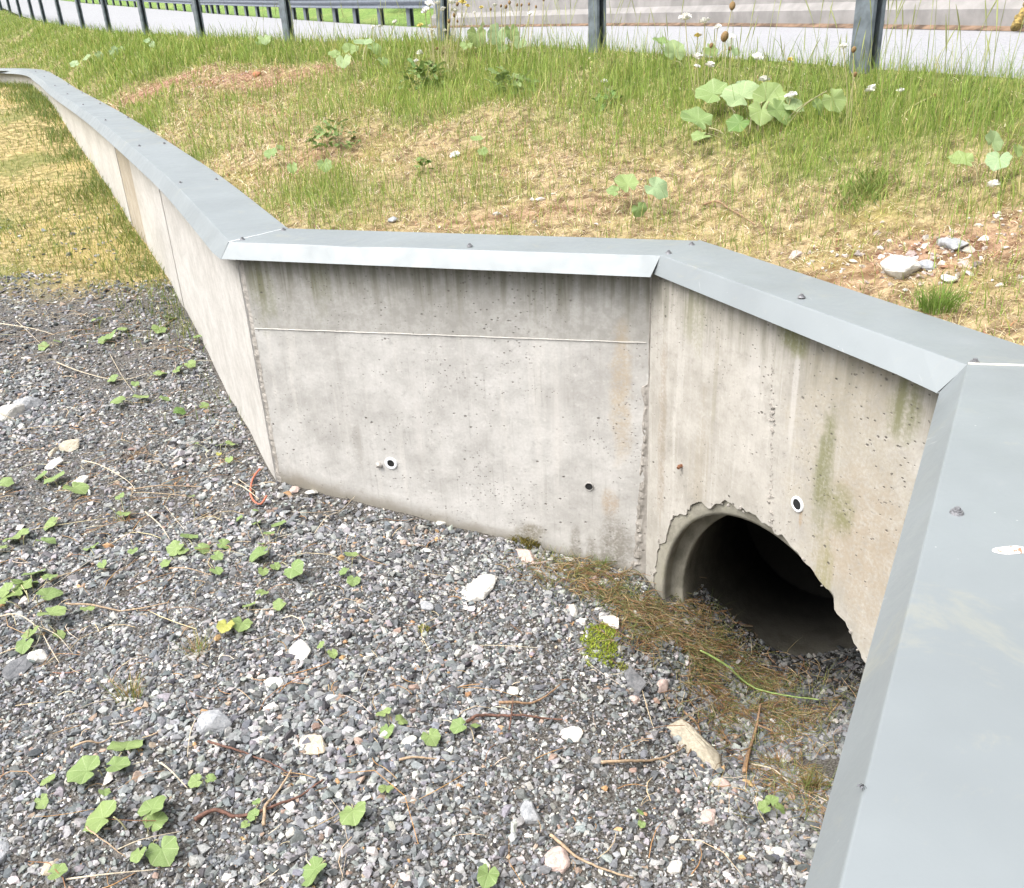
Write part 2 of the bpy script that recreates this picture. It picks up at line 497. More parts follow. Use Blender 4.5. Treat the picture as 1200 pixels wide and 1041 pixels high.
def soil_mask(X, Y):
    s = np.zeros_like(X)
    for p in (soilA, soilB, soilC): s = np.maximum(s, blob(p, X, Y, 0.66, 0.36, -0.35))
    s = np.maximum(s, 0.75 * blob(upg(1060, 300), X, Y, 0.30, 0.16))
    s = np.maximum(s, 0.7 * blob(upg(1150, 285), X, Y, 0.30, 0.16))
    s = np.maximum(s, 0.5 * blob(upg(620, 250), X, Y, 0.5, 0.12))
    s = np.maximum(s, 0.55 * blob(upg(350, 190), X, Y, 0.4, 0.3))
    return s
def green_mask(X, Y, Tv):
    g = np.clip((Tv - 0.30) / 0.60, 0, 1)
    left = np.clip((-X - 1.6) / 1.6, 0, 1)          # beside the long run the grass reaches the coping
    g = np.maximum(g, left * (0.55 + 0.45 * np.clip(Tv * 1.5, 0, 1)))
    g = g + 0.62 * fbm(X, Y, 1.5, 3)
    return np.clip(g * (1 - 0.9 * np.clip(soil_mask(X, Y) * 1.3, 0, 1)), 0, 1)
SM = np.clip(soil_mask(UX, UY) * 1.2 + 0.3 * fbm(UX, UY, 4, 3) * (soil_mask(UX, UY) > 0.1), 0, 1)
GM = green_mask(UX, UY, TT)
up_me = grid_mesh('grass_bank', UX, UY, UZ, np.stack([GM, SM, np.zeros_like(GM)], -1))
def bank_mat():
    t = NT('bank_soil_and_thatch')
    co = t.coord()
    a = t.n('SeparateColor', {0: t.n('Attribute', attribute_name='col').outputs['Color']})
    n2 = t.noise(co, 110, 4, 0.7); n3 = t.noise(co, 16, 5, 0.65); n4 = t.noise(co, 2.5, 4)
    st = t.mix(t.step(n3, 0.35, 0.65), (0.13, 0.09, 0.05), (0.42, 0.335, 0.19))
    st = t.mix(t.math('MULTIPLY', t.step(n4, 0.5, 0.68), 0.55), st, (0.24, 0.22, 0.055))
    st = t.mix(t.math('MULTIPLY', t.step(n2, 0.5, 0.72), 0.5), st, (0.10, 0.07, 0.04))
    gr = t.mix(t.step(n3, 0.35, 0.65), (0.055, 0.085, 0.018), (0.16, 0.20, 0.05))
    so = t.mix(t.step(n3, 0.35, 0.65), (0.13, 0.06, 0.035), (0.33, 0.20, 0.14))
    c = t.mix(t.math('MULTIPLY', a.outputs[0], 0.85), st, gr)
    c = t.mix(a.outputs[1], c, so)
    return t.out(c, 0.95, t.bump(n2, 0.8, 0.008), Specular_IOR_Level=0.15)
o = link('grass_bank', up_me, bank_mat()); tag(o, kind='structure')

# ------------------------------------------------------------------ road, far bank
FARPX = [(1700, 52, 5.6), (1450, 44, 7.2), (1200, 37, 9.6), (1000, 33, 12.2), (850, 31, 15), (700, 30.5, 18.5), (505, 33, 23), (400, 27, 30), (330, 22, 38), (260, 17, 48), (215, 13.5, 58), (100, 4, 80), (0, -8, 100), (-150, -30, 125)]
FAR = [at(*p) for p in FARPX]
nearline = polysample([p + Vector((0.22, 0.1, -0.05)) for p in EDGE] , 160)
farline = polysample([FAR[0] + Vector((1.2, -4.5, 0)), FAR[0] + Vector((0.6, -2, 0))] + FAR, 160)
NR = 12
RX = np.array([[[*(a.lerp(b, k / NR))] for k in range(NR + 1)] for a, b in zip(nearline, farline)])
road_me = grid_mesh('road', RX[..., 0], RX[..., 1], RX[..., 2])
def road_mat():
    t = NT('worn_asphalt')
    co = t.coord()
    n1 = t.noise(co, 45, 5, 0.75); n2 = t.noise(co, 1.2, 4); n3 = t.noise(co, 30, 4)
    c = t.mix(t.step(n1, 0.3, 0.7), (0.17, 0.17, 0.18), (0.36, 0.36, 0.37))
    c = t.mix(t.math('MULTIPLY', t.step(n2, 0.5, 0.7), 0.3), c, (0.30, 0.30, 0.31))
    return t.out(c, 0.75, t.bump(n1, 0.4, 0.004), Specular_IOR_Level=0.5)
o = link('road', road_me, road_mat()); tag(o, kind='structure')
# painted edge line
V = []; F = []
m_in = [p + Vector((0.50, 0.22, 0)) for p in nearline]; m_out = [p + Vector((0.60, 0.26, 0)) for p in nearline]
def roadz(p, k): return p
for i, (a, b) in enumerate(zip(nearline, farline)):
    d = (b - a); L = Vector((d.x, d.y, 0)).length
    k1, k2 = 0.22 / L, 0.32 / L
    V += [a + d * k1 + Vector((0, 0, 0.004)), a + d * k2 + Vector((0, 0, 0.004))]
    if i: F.append((2 * i - 2, 2 * i - 1, 2 * i + 1, 2 * i))
o = link('road_marking', pymesh('road_marking', V, F), mat_plain('white_road_paint', (0.78, 0.78, 0.76), 0.6)); tag(o, kind='structure')
# far bank rising beyond the road
out = offs(farline, 1.0)
rows = []
for k, (dd, dz) in enumerate([(-0.05, -0.02), (0.8, 0.0), (2.5, 0.25), (5, 1.6), (10, 5.0), (18, 10), (30, 16)]):
    oo = offs(farline, dd)
    rows.append([[p.x, p.y, p.z + dz] for p in oo])
FBK = np.array(rows)
fb_me = grid_mesh('far_bank', FBK[..., 0], FBK[..., 1], FBK[..., 2])
def far_grass_mat():
    t = NT('far_meadow')
    co = t.coord()
    n1 = t.noise(co, 9, 5, 0.7); n2 = t.noise(co, 0.6, 4)
    c = t.mix(t.step(n1, 0.3, 0.7), (0.06, 0.12, 0.02), (0.20, 0.30, 0.06))
    c = t.mix(t.step(n2, 0.5, 0.7, 0, 0.5), c, (0.26, 0.28, 0.09))
    return t.out(c, 0.95, t.bump(n1, 0.8, 0.1))
o = link('far_bank', fb_me, far_grass_mat()); tag(o, kind='structure')

# ------------------------------------------------------------------ concrete retaining wall
wall = empty('retaining_wall', (c2.x, c2.y, -1.3), 'grey zigzag concrete retaining wall with sheet metal capping and a round culvert opening', 'retaining wall')
GREEN = (0.13, 0.14, 0.045); RUST = (0.33, 0.22, 0.11); DAMP = (0.17, 0.155, 0.125); PALE = (0.56, 0.54, 0.51)
jl, jr = s2(302, 385), s2(763, 402)
jb = (jr[1] - jl[1]) / (jr[0] - jl[0]); ja = jl[1] - jb * jl[0]
f0, f1 = s2(330, 560), s2(735, 672)
fb = (f1[1] - f0[1]) / (f1[0] - f0[0]); fa = f0[1] - fb * f0[0]
def st_(f, px, py, wu, wv, c, k, s): u, v = f(px, py); return (u, v, wu, wv, c, k, s)
M_s2 = concrete('concrete_middle', (0.50, 0.49, 0.465), (0.365, 0.355, 0.332),
    [st_(s2, 728, 460, 0.035, 0.22, (0.40, 0.31, 0.19), 0.55, False), st_(s2, 715, 590, 0.03, 0.06, RUST, 0.5, False),
     st_(s2, 720, 640, 0.06, 0.12, DAMP, 0.8, False), st_(s2, 675, 640, 0.022, 0.07, DAMP, 0.7, False), st_(s2, 693, 643, 0.02, 0.06, DAMP, 0.7, False),
     st_(s2, 310, 345, 0.05, 0.12, GREEN, 0.4, True), st_(s2, 375, 335, 0.04, 0.09, GREEN, 0.35, True),
     st_(s2, 655, 500, 0.03, 0.2, PALE, 0.35, True), st_(s2, 490, 500, 0.02, 0.2, PALE, 0.35, True),
     st_(s2, 418, 520, 0.02, 0.1, DAMP, 0.25, True), st_(s2, 622, 622, 0.05, 0.04, (0.10, 0.08, 0.03), 0.8, False)],
    top_drip=0.85, band=(ja, jb, (0.22, 0.215, 0.19), 0.22), foot=(fa, fb, 0.75))
M_s3 = concrete('concrete_culvert_panel', (0.43, 0.41, 0.37), (0.32, 0.303, 0.265),
    [st_(s3, 1000, 560, 0.22, 0.42, (0.31, 0.275, 0.20), 0.55, False), st_(s3, 1015, 640, 0.14, 0.2, (0.34, 0.27, 0.19), 0.5, False), st_(s3, 820, 560, 0.05, 0.25, (0.30, 0.26, 0.19), 0.4, True), st_(s3, 965, 560, 0.035, 0.16, GREEN, 0.75, True), st_(s3, 985, 600, 0.045, 0.07, (0.16, 0.165, 0.06), 0.75, False), st_(s3, 965, 680, 0.035, 0.14, (0.24, 0.22, 0.09), 0.7, True),
     st_(s3, 930, 395, 0.06, 0.05, GREEN, 0.8, True), st_(s3, 1060, 480, 0.05, 0.08, GREEN, 0.7, True), st_(s3, 815, 370, 0.05, 0.10, (0.20, 0.20, 0.11), 0.5, True),
     st_(s3, 930, 470, 0.012, 0.16, PALE, 0.55, True), st_(s3, 885, 430, 0.03, 0.1, PALE, 0.3, True), st_(s3, 838, 450, 0.01, 0.2, (0.24, 0.22, 0.15), 0.4, True),
     st_(s3, 776, 500, 0.02, 0.4, (0.24, 0.19, 0.13), 0.55, False), st_(s3, 938, 610, 0.006, 0.03, RUST, 0.6, True)],
    top_drip=0.7, pores=1.1)
M_left = concrete('concrete_long_run', (0.50, 0.485, 0.455), (0.40, 0.385, 0.355), [], top_drip=0.25, pores=0.5)
M_leftb = concrete('concrete_brown_panel', (0.40, 0.355, 0.285), (0.30, 0.26, 0.20), [], top_drip=0.5, pores=0.5)
M_rough = concrete('broken_concrete', (0.40, 0.375, 0.34), (0.22, 0.205, 0.18), [], top_drip=0.0, pores=1.0)

def panel_poly(name, poly, O, u, n, thick, mat, bottom, res=None):
    """extruded panel from a polygon in (u, v); front face towards -n, UV in metres"""
    bm = bmesh.new()
    uvl = bm.loops.layers.uv.new('UVMap')
    fr = [bm.verts.new(O + u * a + Vector((0, 0, b))) for a, b in poly]
    bk = [bm.verts.new(O + u * a + n * thick + Vector((0, 0, b))) for a, b in poly]
    f = bm.faces.new(fr)
    faces = [f]
    for i in range(len(poly)):
        j = (i + 1) % len(poly)
        faces.append(bm.faces.new((fr[j], fr[i], bk[i], bk[j])))
    faces.append(bm.faces.new(list(reversed(bk))))
    bmesh.ops.recalc_face_normals(bm, faces=bm.faces)
    for fc in bm.faces:
        for lp in fc.loops:
            p = lp.vert.co - O
            lp[uvl].uv = (p.dot(u) + p.dot(n), p.z)
    bmesh.ops.triangulate(bm, faces=[fc for fc in bm.faces if len(fc.verts) > 4])
    me = bpy.data.meshes.new(name); bm.to_mesh(me); bm.free()
    return link(name, me, mat, wall)
def rough_strip(name, pts_l, pts_r, depth, mat, parent, amp=0.006, n=60, m=5, out=None, seed=0):
    """a ragged strip of broken concrete between two edge lines, bulging along `out`"""
    V = []; F = []; UVs = []
    for i in range(n + 1):
        k = i / n
        a = pts_l[0].lerp(pts_l[1], k); b = pts_r[0].lerp(pts_r[1], k)
        for j in range(m + 1):
            q = a.lerp(b, j / m)
            w = math.sin(math.pi * j / m)
            nv = mnoise.fractal(q * 45 + Vector((seed, 0, 0)), 0.8, 2.0, 4)
            ed = mnoise.noise(q * 30 + Vector((0, seed, 5)))
            q = q + out * (depth * w + amp * nv * (0.4 + w)) + (b - a).normalized() * (0.004 * ed if j in (0, m) else 0.0)
            V.append(q); UVs.append((j * 0.02 + seed, q.z))
    for i in range(n):
        for j in range(m):
            F.append((i * (m + 1) + j, i * (m + 1) + j + 1, (i + 1) * (m + 1) + j + 1, (i + 1) * (m + 1) + j))
    return link(name, pymesh(name, V, F, False, None, UVs), mat, parent)
# middle panel
TOPZ = -0.022
p2 = panel_poly('wall_panel', [(0.028, TOPZ), (L2 - 0.004, TOPZ), (L2 - 0.004, -2.2), (0.028, -2.2)], c1, u2, n2, 0.035, M_s2, -2.2)
tag(p2, 'middle panel with a thin horizontal casting joint')
# horizontal casting fin
V, F = [], []
pts = []
for i in range(90):
    uu = 0.03 + (L2 - 0.045) * i / 89
    w = 0.0018 + 0.0012 * mnoise.noise(Vector((uu * 30, 1, 2)))
    z = ja + jb * uu + 0.0015 * mnoise.noise(Vector((uu * 12, 5, 2)))
    b = c1 + u2 * uu
    ii = len(V)
    V += [b + Vector((0, 0, z + w)), b - n2 * (0.0045 + 0.0015 * mnoise.noise(Vector((uu * 40, 9, 1)))) + Vector((0, 0, z)), b + Vector((0, 0, z - w))]
    if i: F += [(ii - 3, ii - 2, ii + 1, ii), (ii - 2, ii - 1, ii + 2, ii + 1)]
link('casting_fin', pymesh('casting_fin', V, F), mat_plain('pale_mortar', (0.44, 0.425, 0.39), 0.9), p2)
# chamfered ragged corner between long run and middle panel
cL = c1 + (WALLL[1] - c1).normalized() * 0.022
cR = c1 + u2 * 0.030
rough_strip('broken_corner', (cL + Vector((0, 0, TOPZ)), cL + Vector((0, 0, -1.4))), (cR + Vector((0, 0, TOPZ)), cR + Vector((0, 0, -1.4))), 0.004, M_rough, p2, 0.0045, 140, 5, Vector((-0.6, -0.8, 0)), 3)
# ragged right edge of the middle panel, widening towards the foot
V = []; F = []; UVs = []
n_, m_ = 130, 9
for i in range(n_ + 1):
    k = i / n_
    z = -0.06 - k * 1.5
    wd = 0.008 + 0.018 * (k > 0.3) + 0.075 * max(0, k - 0.45) + 0.05 * max(0, k - 0.78) * 2
    wd *= 1 + 0.5 * mnoise.noise(Vector((z * 14, 3, 8)))
    for j in range(m_ + 1):
        e = j / m_
        q = c1 + u2 * (L2 + 0.002 - wd * (1 - e)) + Vector((0, 0, z))
        w = math.sin(math.pi * min(e * 1.3 + 0.05, 1)) 
        nv = mnoise.fractal(q * 38, 0.8, 2.0, 4)
        q = q - n2 * ((0.0025 + 0.010 * nv * min(1, wd * 30)) * w + (0.001 if j else -0.001))
        V.append(q); UVs.append((e * wd + 7, z))
for i in range(n_):
    for j in range(m_):
        F.append((i * (m_ + 1) + j, (i + 1) * (m_ + 1) + j, (i + 1) * (m_ + 1) + j + 1, i * (m_ + 1) + j + 1))
link('broken_edge', pymesh('broken_edge', V, F, False, None, UVs), M_rough, p2)
# culvert panel with arch
rad = 0.60
poly = [(0, TOPZ), (L3, TOPZ)]
arc = []
cs, cz = 0.685, -1.386
for i in range(0, 121):
    a = math.pi * i / 120
    rr = 0.622 + 0.026 * mnoise.fractal(Vector((i * 0.16, 2.2, 1)), 0.7, 2.0, 4) + 0.005 * mnoise.noise(Vector((i * 0.9, 7, 1)))
    arc.append((cs + rr * math.cos(a), cz + rr * math.sin(a)))
arc = [(min(max(a, 0.03), L3 - 0.015), b) for a, b in arc]
poly = [(0.0, TOPZ), (0.0, -2.2), (arc[-1][0], -2.2)] + list(reversed(arc)) + [(arc[0][0], -2.2), (L3, -2.2), (L3, TOPZ)]
p3 = panel_poly('wall_panel', poly, c2, u3, n3, 0.035, M_s3, -2.2)
tag(p3, 'stained panel cut round the culvert mouth')
# crumbs along the arch rim and vertical form joint
bm = bmesh.new()
def chunk(bm, p, s, sq=(1, 1, 1), sub=1):
    r_ = bmesh.ops.create_icosphere(bm, subdivisions=sub, radius=s)
    o_ = Vector((random.random() * 50, random.random() * 50, 0))
    rot = Matrix.Rotation(random.random() * 6.28, 3, 'Z') @ Matrix.Rotation(random.random() * 2, 3, 'X')
    for v in r_['verts']:
        v.co = v.co * (1 + 0.5 * mnoise.noise(v.co / s * 0.9 + o_))
        v.co = Vector((v.co.x * sq[0], v.co.y * sq[1], v.co.z * sq[2]))
        v.co = rot @ v.co + p
for i in range(70):
    a = random.uniform(0.0, math.pi) ** 1.0
    rr = 0.622 + random.uniform(-0.006, 0.012)
    s_ = cs + rr * math.cos(a)
    if not 0.03 < s_ < L3 - 0.02: continue
    chunk(bm, c2 + u3 * s_ + Vector((0, 0, cz + rr * math.sin(a))) + n3 * random.uniform(-0.004, 0.03), random.uniform(0.003, 0.011), (1, 1, 0.7))
me = bpy.data.meshes.new('broken_rim'); bm.to_mesh(me); bm.free()
UVd = me.uv_layers.new(name='UVMap')
link('broken_rim', me, M_rough, p3)
bm = bmesh.new()
for i in range(140):
    k = i / 139
    if random.random() < 0.35: continue
    s_, z_ = s3(905 - 2 * k, 400 + 215 * k)
    big = 1.0 + 1.6 * math.exp(-((k - 0.42) / 0.12) ** 2) + 1.2 * math.exp(-((k - 0.9) / 0.1) ** 2)
    chunk(bm, c2 + u3 * (s_ + random.uniform(-0.004, 0.006) * big) + Vector((0, 0, z_)) + n3 * 0.001, random.uniform(0.0015, 0.0038) * big, (1, 0.6, 1.6))
me = bpy.data.meshes.new('form_joint'); bm.to_mesh(me); bm.free(); me.uv_layers.new(name='UVMap')
link('form_joint', me, M_rough, p3)
# long run, split in cast panels
def strip_panel(i0, i1, mat, back_off=0.0, lab=None):
    V = []; F = []; UVs = []
    s = 0
    for i in range(i0, i1 + 1):
        a = WALLL[i]
        if i > i0: s += (WALLL[i] - WALLL[i - 1]).length
        t = WALLL[min(i + 1, len(WALLL) - 1)] - WALLL[max(i - 1, 0)]
        n = Vector((t.y, -t.x, 0)).normalized()
        a = a + n * back_off
        zt = a.z + TOPZ; zb = float(np.interp(a.y, BY, BZ)) - 0.5
        b = a + n * 0.2
        ii = len(V)
        for p, z in ((a, zt), (a, zb), (b, zt), (b, zb)): V.append(Vector((p.x, p.y, z)))
        UVs += [(s + i0 * 3.1, zt), (s + i0 * 3.1, zb), (s + 5, zt), (s + 5, zb)]
        if i > i0:
            k = ii - 4
            F += [(k, k + 1, k + 5, k + 4), (k + 2, k, k + 4, k + 6), (k + 3, k + 2, k + 6, k + 7)]
        if i in (i0, i1): F.append((ii, ii + 2, ii + 3, ii + 1) if i == i0 else (ii + 2, ii, ii + 1, ii + 3))
    o_ = link('wall_panel', pymesh('wall_panel', V, F, False, None, UVs), mat, wall)
    if lab: o_['label'] = lab
    return o_
strip_panel(0, 5, M_left, 0.0, 'pale long run panel next to the first corner')
strip_panel(5, 13, M_left, 0.003)
strip_panel(13, 19, M_left, -0.002)
strip_panel(19, 22, M_leftb, 0.006, 'brownish stained panel in the long run')
strip_panel(22, 34, M_left, 0.0)
strip_panel(34, len(WALLL) - 1, M_left, 0.004, 'far curved end of the long run')
# near run on the right
p4 = panel_poly('wall_panel', [(0.0, TOPZ), (3.4, TOPZ), (3.4, -2.2), (0.0, -2.2)], P3 + n4 * 0.02 + u4 * 0.03, u4, n4, 0.2, M_left, -2.2)
tag(p4, 'near panel under the wide capping')

# drain sleeves, holes and stubs on the panels
M_pvc = mat_plain('white_plastic', (0.72, 0.74, 0.75), 0.45, 0, 0.06)
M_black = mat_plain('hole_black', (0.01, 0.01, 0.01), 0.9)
M_rustm = mat_plain('rusty_steel', (0.16, 0.07, 0.035), 0.9, 0.0, 0.4, 300)
M_galv = mat_plain('galvanised_stub', (0.42, 0.40, 0.37), 0.6, 0.3, 0.2)
def ring_vf(c, u, n, ro, ri, proud, deep, seg=28):
    V = []; F = []
    prof_ = [(ro, 0.001), (ro, -proud), (ro * 0.93, -proud - 0.002), (ri * 1.08, -proud - 0.002), (ri, -proud), (ri, deep), (0.0001, deep)]
    for r_, d_ in prof_:
        for k in range(seg):
            a = 2 * math.pi * k / seg
            V.append(c + u * (r_ * math.cos(a)) + Vector((0, 0, r_ * math.sin(a))) + n * d_)
    for i in range(len(prof_) - 1):
        for k in range(seg):
            F.append((i * seg + k, i * seg + (k + 1) % seg, (i + 1) * seg + (k + 1) % seg, (i + 1) * seg + k))
    return V, F
def sleeve(panel, q, u, n, ro, ri, mat, lab):
    V, F = ring_vf(q, u, n, ro, ri, 0.004, -0.0025)
    o_ = link('drain_sleeve', pymesh('drain_sleeve', V[:-2 * 28], [f for f in F if max(f) < len(V) - 2 * 28], True), mat, panel); o_['label'] = lab
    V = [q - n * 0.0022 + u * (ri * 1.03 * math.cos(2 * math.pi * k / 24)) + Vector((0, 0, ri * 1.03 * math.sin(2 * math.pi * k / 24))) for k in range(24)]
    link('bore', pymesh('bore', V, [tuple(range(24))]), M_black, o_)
def P_s2(px, py): return hit(px, py, c1, c2)
def P_s3(px, py): return hit(px, py, c2, c3)
sleeve(p2, P_s2(458.5, 543), u2, n2, 0.029, 0.0165, M_pvc, 'white plastic sleeve left of centre')
sleeve(p2, P_s2(690.5, 570), u2, n2, 0.019, 0.0155, mat_plain('grey_sleeve', (0.30, 0.29, 0.27), 0.8), 'dark empty tie hole')
sleeve(p3, P_s3(935, 591), u3, n3, 0.026, 0.0175, M_pvc, 'white plastic sleeve above the culvert')
bm = bmesh.new(); chunk(bm, P_s2(445, 544.5) - n2 * 0.008, 0.014, (1, 1, 1), 2)
me = bpy.data.meshes.new('tie_stub'); bm.to_mesh(me); bm.free(); link('tie_stub', me, M_galv, p2)
q = P_s3(799, 546)
V, F = tube_vf([q + n3 * 0.01, q - n3 * 0.012, q - n3 * 0.02 + u3 * 0.004 - Vector((0, 0, 0.004))], [0.0075, 0.0075, 0.006], 10)
link('rebar_stub', pymesh('rebar_stub', V, F), M_rustm, p3)

# ------------------------------------------------------------------ culvert pipe
def pipe_mat():
    t = NT('pipe_concrete')
    co = t.coord()
    n1 = t.noise(co, 8, 5, 0.6); n2 = t.noise(co, 90, 4, 0.65)
    c = t.mix(t.step(n1, 0.35, 0.65), (0.17, 0.16, 0.125), (0.30, 0.285, 0.235))
    c = t.mix(t.math('MULTIPLY', t.step(n1, 0.5, 0.75), 0.4), c, (0.12, 0.115, 0.06))
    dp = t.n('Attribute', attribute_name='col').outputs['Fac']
    c = t.mix(dp, c, (0.014, 0.013, 0.010))      # shade of the deep barrel painted into its colour
    return t.out(c, 0.9, t.bump(n2, 0.5, 0.006))
def pipe_vf(prof_, seg=72):
    V = []; F = []
    for r_, d_ in prof_:
        for k in range(seg):
            a = 2 * math.pi * k / seg
            # mouth is cut flush with the skewed wall face
            lat = r_ * math.cos(a) * PF
            off = -(lat * PU.dot(n3)) / PAX.dot(n3) if d_ < 0.5 else 0
            w_ = max(0, 1 - d_ / 0.5)
            V.append(PIPE_C + PU * lat + Vector((0, 0, r_ * math.sin(a))) + PAX * (d_ + off * w_))
    for i in range(len(prof_) - 1):
        for k in range(seg):
            F.append((i * seg + k, (i + 1) * seg + k, (i + 1) * seg + (k + 1) % seg, i * seg + (k + 1) % seg))
    return V, F
PF = 0.83  # lateral squeeze so that the skewed mouth fills the round cut
prof_ = [(0.64, 0.9), (0.64, 0.5), (0.64, 0.36), (0.64, 0.24), (0.64, 0.12), (0.64, 0.03), (0.63, 0.022), (0.59, 0.022), (0.575, 0.035), (0.568, 0.10), (0.562, 0.22), (0.558, 0.26), (0.505, 0.275), (0.495, 0.30), (0.495, 0.5), (0.495, 1.3), (0.515, 1.31), (0.515, 1.33), (0.495, 1.34), (0.495, 5.0), (0.001, 5.0)]
V, F = pipe_vf(prof_)
cp = empty('culvert_pipe', (PIPE_C.x, PIPE_C.y, -1.5), 'dark round concrete culvert pipe opening at the foot of the wall', 'culvert pipe')
_pc = np.array([[min(max((d_ - 0.28) / 0.7, 0), 1)] * 3 for r_, d_ in prof_ for _ in range(72)])  # painted shade mask, rising with depth in the barrel
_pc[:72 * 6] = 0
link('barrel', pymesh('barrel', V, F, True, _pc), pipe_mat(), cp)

# ------------------------------------------------------------------ sheet metal capping
def metal_mat(name, base, scuff=0.5):
    t = NT(name)
    co = t.coord()
    n1 = t.noise(co, 1.8, 4, 0.6); n2 = t.noise(co, 180, 3, 0.6); n3 = t.noise(t.mapping(co, (1, 1, 1)), 9, 6, 0.7, 0.4)
    c = t.mix(t.step(n1, 0.3, 0.7), tuple(x * 0.93 for x in base), tuple(x * 1.06 for x in base))
    c = t.mix(t.math('MULTIPLY', t.step(n3, 0.62, 0.78), 0.35 * scuff), c, (0.36, 0.36, 0.34))
    c = t.mix(t.math('MULTIPLY', t.step(n3, 0.40, 0.28), 0.25 * scuff), c, tuple(x * 0.75 for x in base))
    n4 = t.noise(t.mapping(co, (1, 1, 1)), 3.0, 8, 0.72, 1.2)
    c = t.mix(t.math('MULTIPLY', t.step(n4, 0.56, 0.66), 0.45), c, (0.27, 0.27, 0.225))      # dried rain and dust films
    sc_ = t.noise(t.mapping(co, (90, 7, 7), (0, 0, 0), (0, 0, 0.6)), 1.0, 2, 0.5)
    c = t.mix(t.math('MULTIPLY', t.step(sc_, 0.72, 0.78), t.step(n1, 0.5, 0.62, 0.0, 0.7)), c, (0.36, 0.37, 0.37))
    vo = t.n('TexVoronoi', {'Vector': co, 'Scale': 26.0}, feature='F1')
    c = t.mix(t.math('MULTIPLY', t.step(vo.outputs['Distance'], 0.055, 0.03), t.math('MULTIPLY', t.step(n1, 0.5, 0.6), 0.7)), c, (0.5, 0.51, 0.51))
    r_ = t.step(n3, 0.3, 0.7, 0.40, 0.56)
    return t.out(c, r_, t.bump(t.math('ADD', n2, n1), 0.05, 0.004), Metallic=0.12, Specular_IOR_Level=0.4)
M_cap = metal_mat('coated_sheet_metal', (0.205, 0.226, 0.232))
M_bolt = mat_plain('screw_steel', (0.22, 0.22, 0.23), 0.5, 0.5, 0.3, 400)
M_rubber = mat_plain('rubber_washer', (0.05, 0.05, 0.055), 0.8)
def cap_sheet(front, back, lip, lab, dent=None):
    """front/back/lip: lists of points along the run; cross profile with a rounded fold and a hemmed lip"""
    V = []; F = []
    NP = 9
    for i, (f, b, l) in enumerate(zip(front, back, lip)):
        tb = (b - f); tb.z = 0; tb.normalize()
        dl = (l - f).normalized()
        hem = dl * 0.006 + tb * 0.006
        pr = [b + Vector((0, 0, -0.05)), b + Vector((0, 0, -0.004)), b - tb * 0.004, f + tb * 0.10, f + tb * 0.003, f + tb * 0.0008 + dl * 0.0008, f + dl * 0.003, l, l + tb * 0.010 - Vector((0, 0, 0.002))]
        V += pr
        if i:
            k = (i - 1) * NP
            for j in range(NP - 1): F.append((k + j, k + j + 1, k + NP + j + 1, k + NP + j))
    o_ = link('capping_sheet', pymesh('capping_sheet', V, F, False), M_cap, wall)
    md = o_.modifiers.new('thickness', 'SOLIDIFY'); md.thickness = 0.0022; md.offset = -1
    o_['label'] = lab
    return o_
LZ = -0.062
def lipz(px, py): return onz(px, py, LZ)
def dense(a, b, n): return [a.lerp(b, k / n) for k in range(n + 1)]
lipL = []
for i, p in enumerate(FRONT):
    t = FRONT[min(i + 1, len(FRONT) - 1)] - FRONT[max(i - 1, 0)]
    n = Vector((t.y, -t.x, 0)).normalized()
    lipL.append(p - n * 0.055 + Vector((0, 0, LZ)))
lipL[0] = lipz(259, 303.8)
# long run in two sheets
SEAM = 12
shL = cap_sheet(FRONT[:SEAM + 1], BACK[:SEAM + 1], lipL[:SEAM + 1], 'long left capping sheet')
up_ = Vector((0, 0, 0.0025))
shF = cap_sheet([p - up_ for p in FRONT[SEAM:]], [p - up_ for p in BACK[SEAM:]], [p - up_ for p in lipL[SEAM:]], 'far curving capping sheet')
n_ = 24
f2, b2, l2 = dense(P1, P2, n_), dense(B1, B2, n_), dense(lipz(259, 303.8), onz(762, 325, -0.067), n_)
for i in range(n_ + 1):          # small dent in the fold
    k = i / n_
    f2[i] = f2[i] + Vector((0, 0.004, -0.005)) * math.exp(-((k - 0.31) / 0.05) ** 2)
sh2 = cap_sheet(f2, b2, l2, 'middle capping sheet with a small dent')
f3, b3, l3 = dense(P2, P3, 10), dense(B2, B3, 10), dense(lipz(765, 321), lipz(1098.8, 458.5), 10)
b3 = [p + Vector((0, 0, 0.003)) for p in b3]; f3 = [p + Vector((0, 0, 0.003)) for p in f3]
l3[-1] = l3[-1] + Vector((-0.004, -0.004, -0.003))
sh3 = cap_sheet(f3, b3, l3, 'capping sheet over the culvert panel')
l4a, l4b = lipz(1103, 452), lipz(943, 1041)
E4 = P3 + u4 * 3.4
ext = (l4b - l4a).normalized()
f4, b4 = dense(P3, E4, 14), dense(B3, E4 + n4 * ((B3 - P3).dot(n4)), 14)
l4 = [l4a + ext * (3.4 * k / 14) for k in range(15)]
f4 = [p + Vector((0, 0, 0.006)) for p in f4]; b4 = [p + Vector((0, 0, 0.006)) for p in b4]
sh4 = cap_sheet(f4, b4, l4, 'wide near capping sheet on the right')
# sealant along the joint at the right corner
V, F = tube_vf([p + Vector((0, 0, 0.006)) for p in spline([P3 + (B3 - P3) * k + Vector((random.uniform(-1, 1) * 0.002, random.uniform(-1, 1) * 0.002, 0)) for k in np.linspace(0, 1, 8)], 4)], 0.0035, 6)
link('sealant_bead', pymesh('sealant_bead', V, F, True), mat_plain('cream_sealant', (0.62, 0.60, 0.50), 0.7), sh3)
V, F = tube_vf([P1.lerp(B1, k) + Vector((0, 0, 0.0005)) for k in np.linspace(0, 1, 6)], 0.002, 6)
link('sealant_bead', pymesh('sealant_bead', V, F, True), mat_plain('pale_sealant', (0.62, 0.64, 0.64), 0.7), sh2)
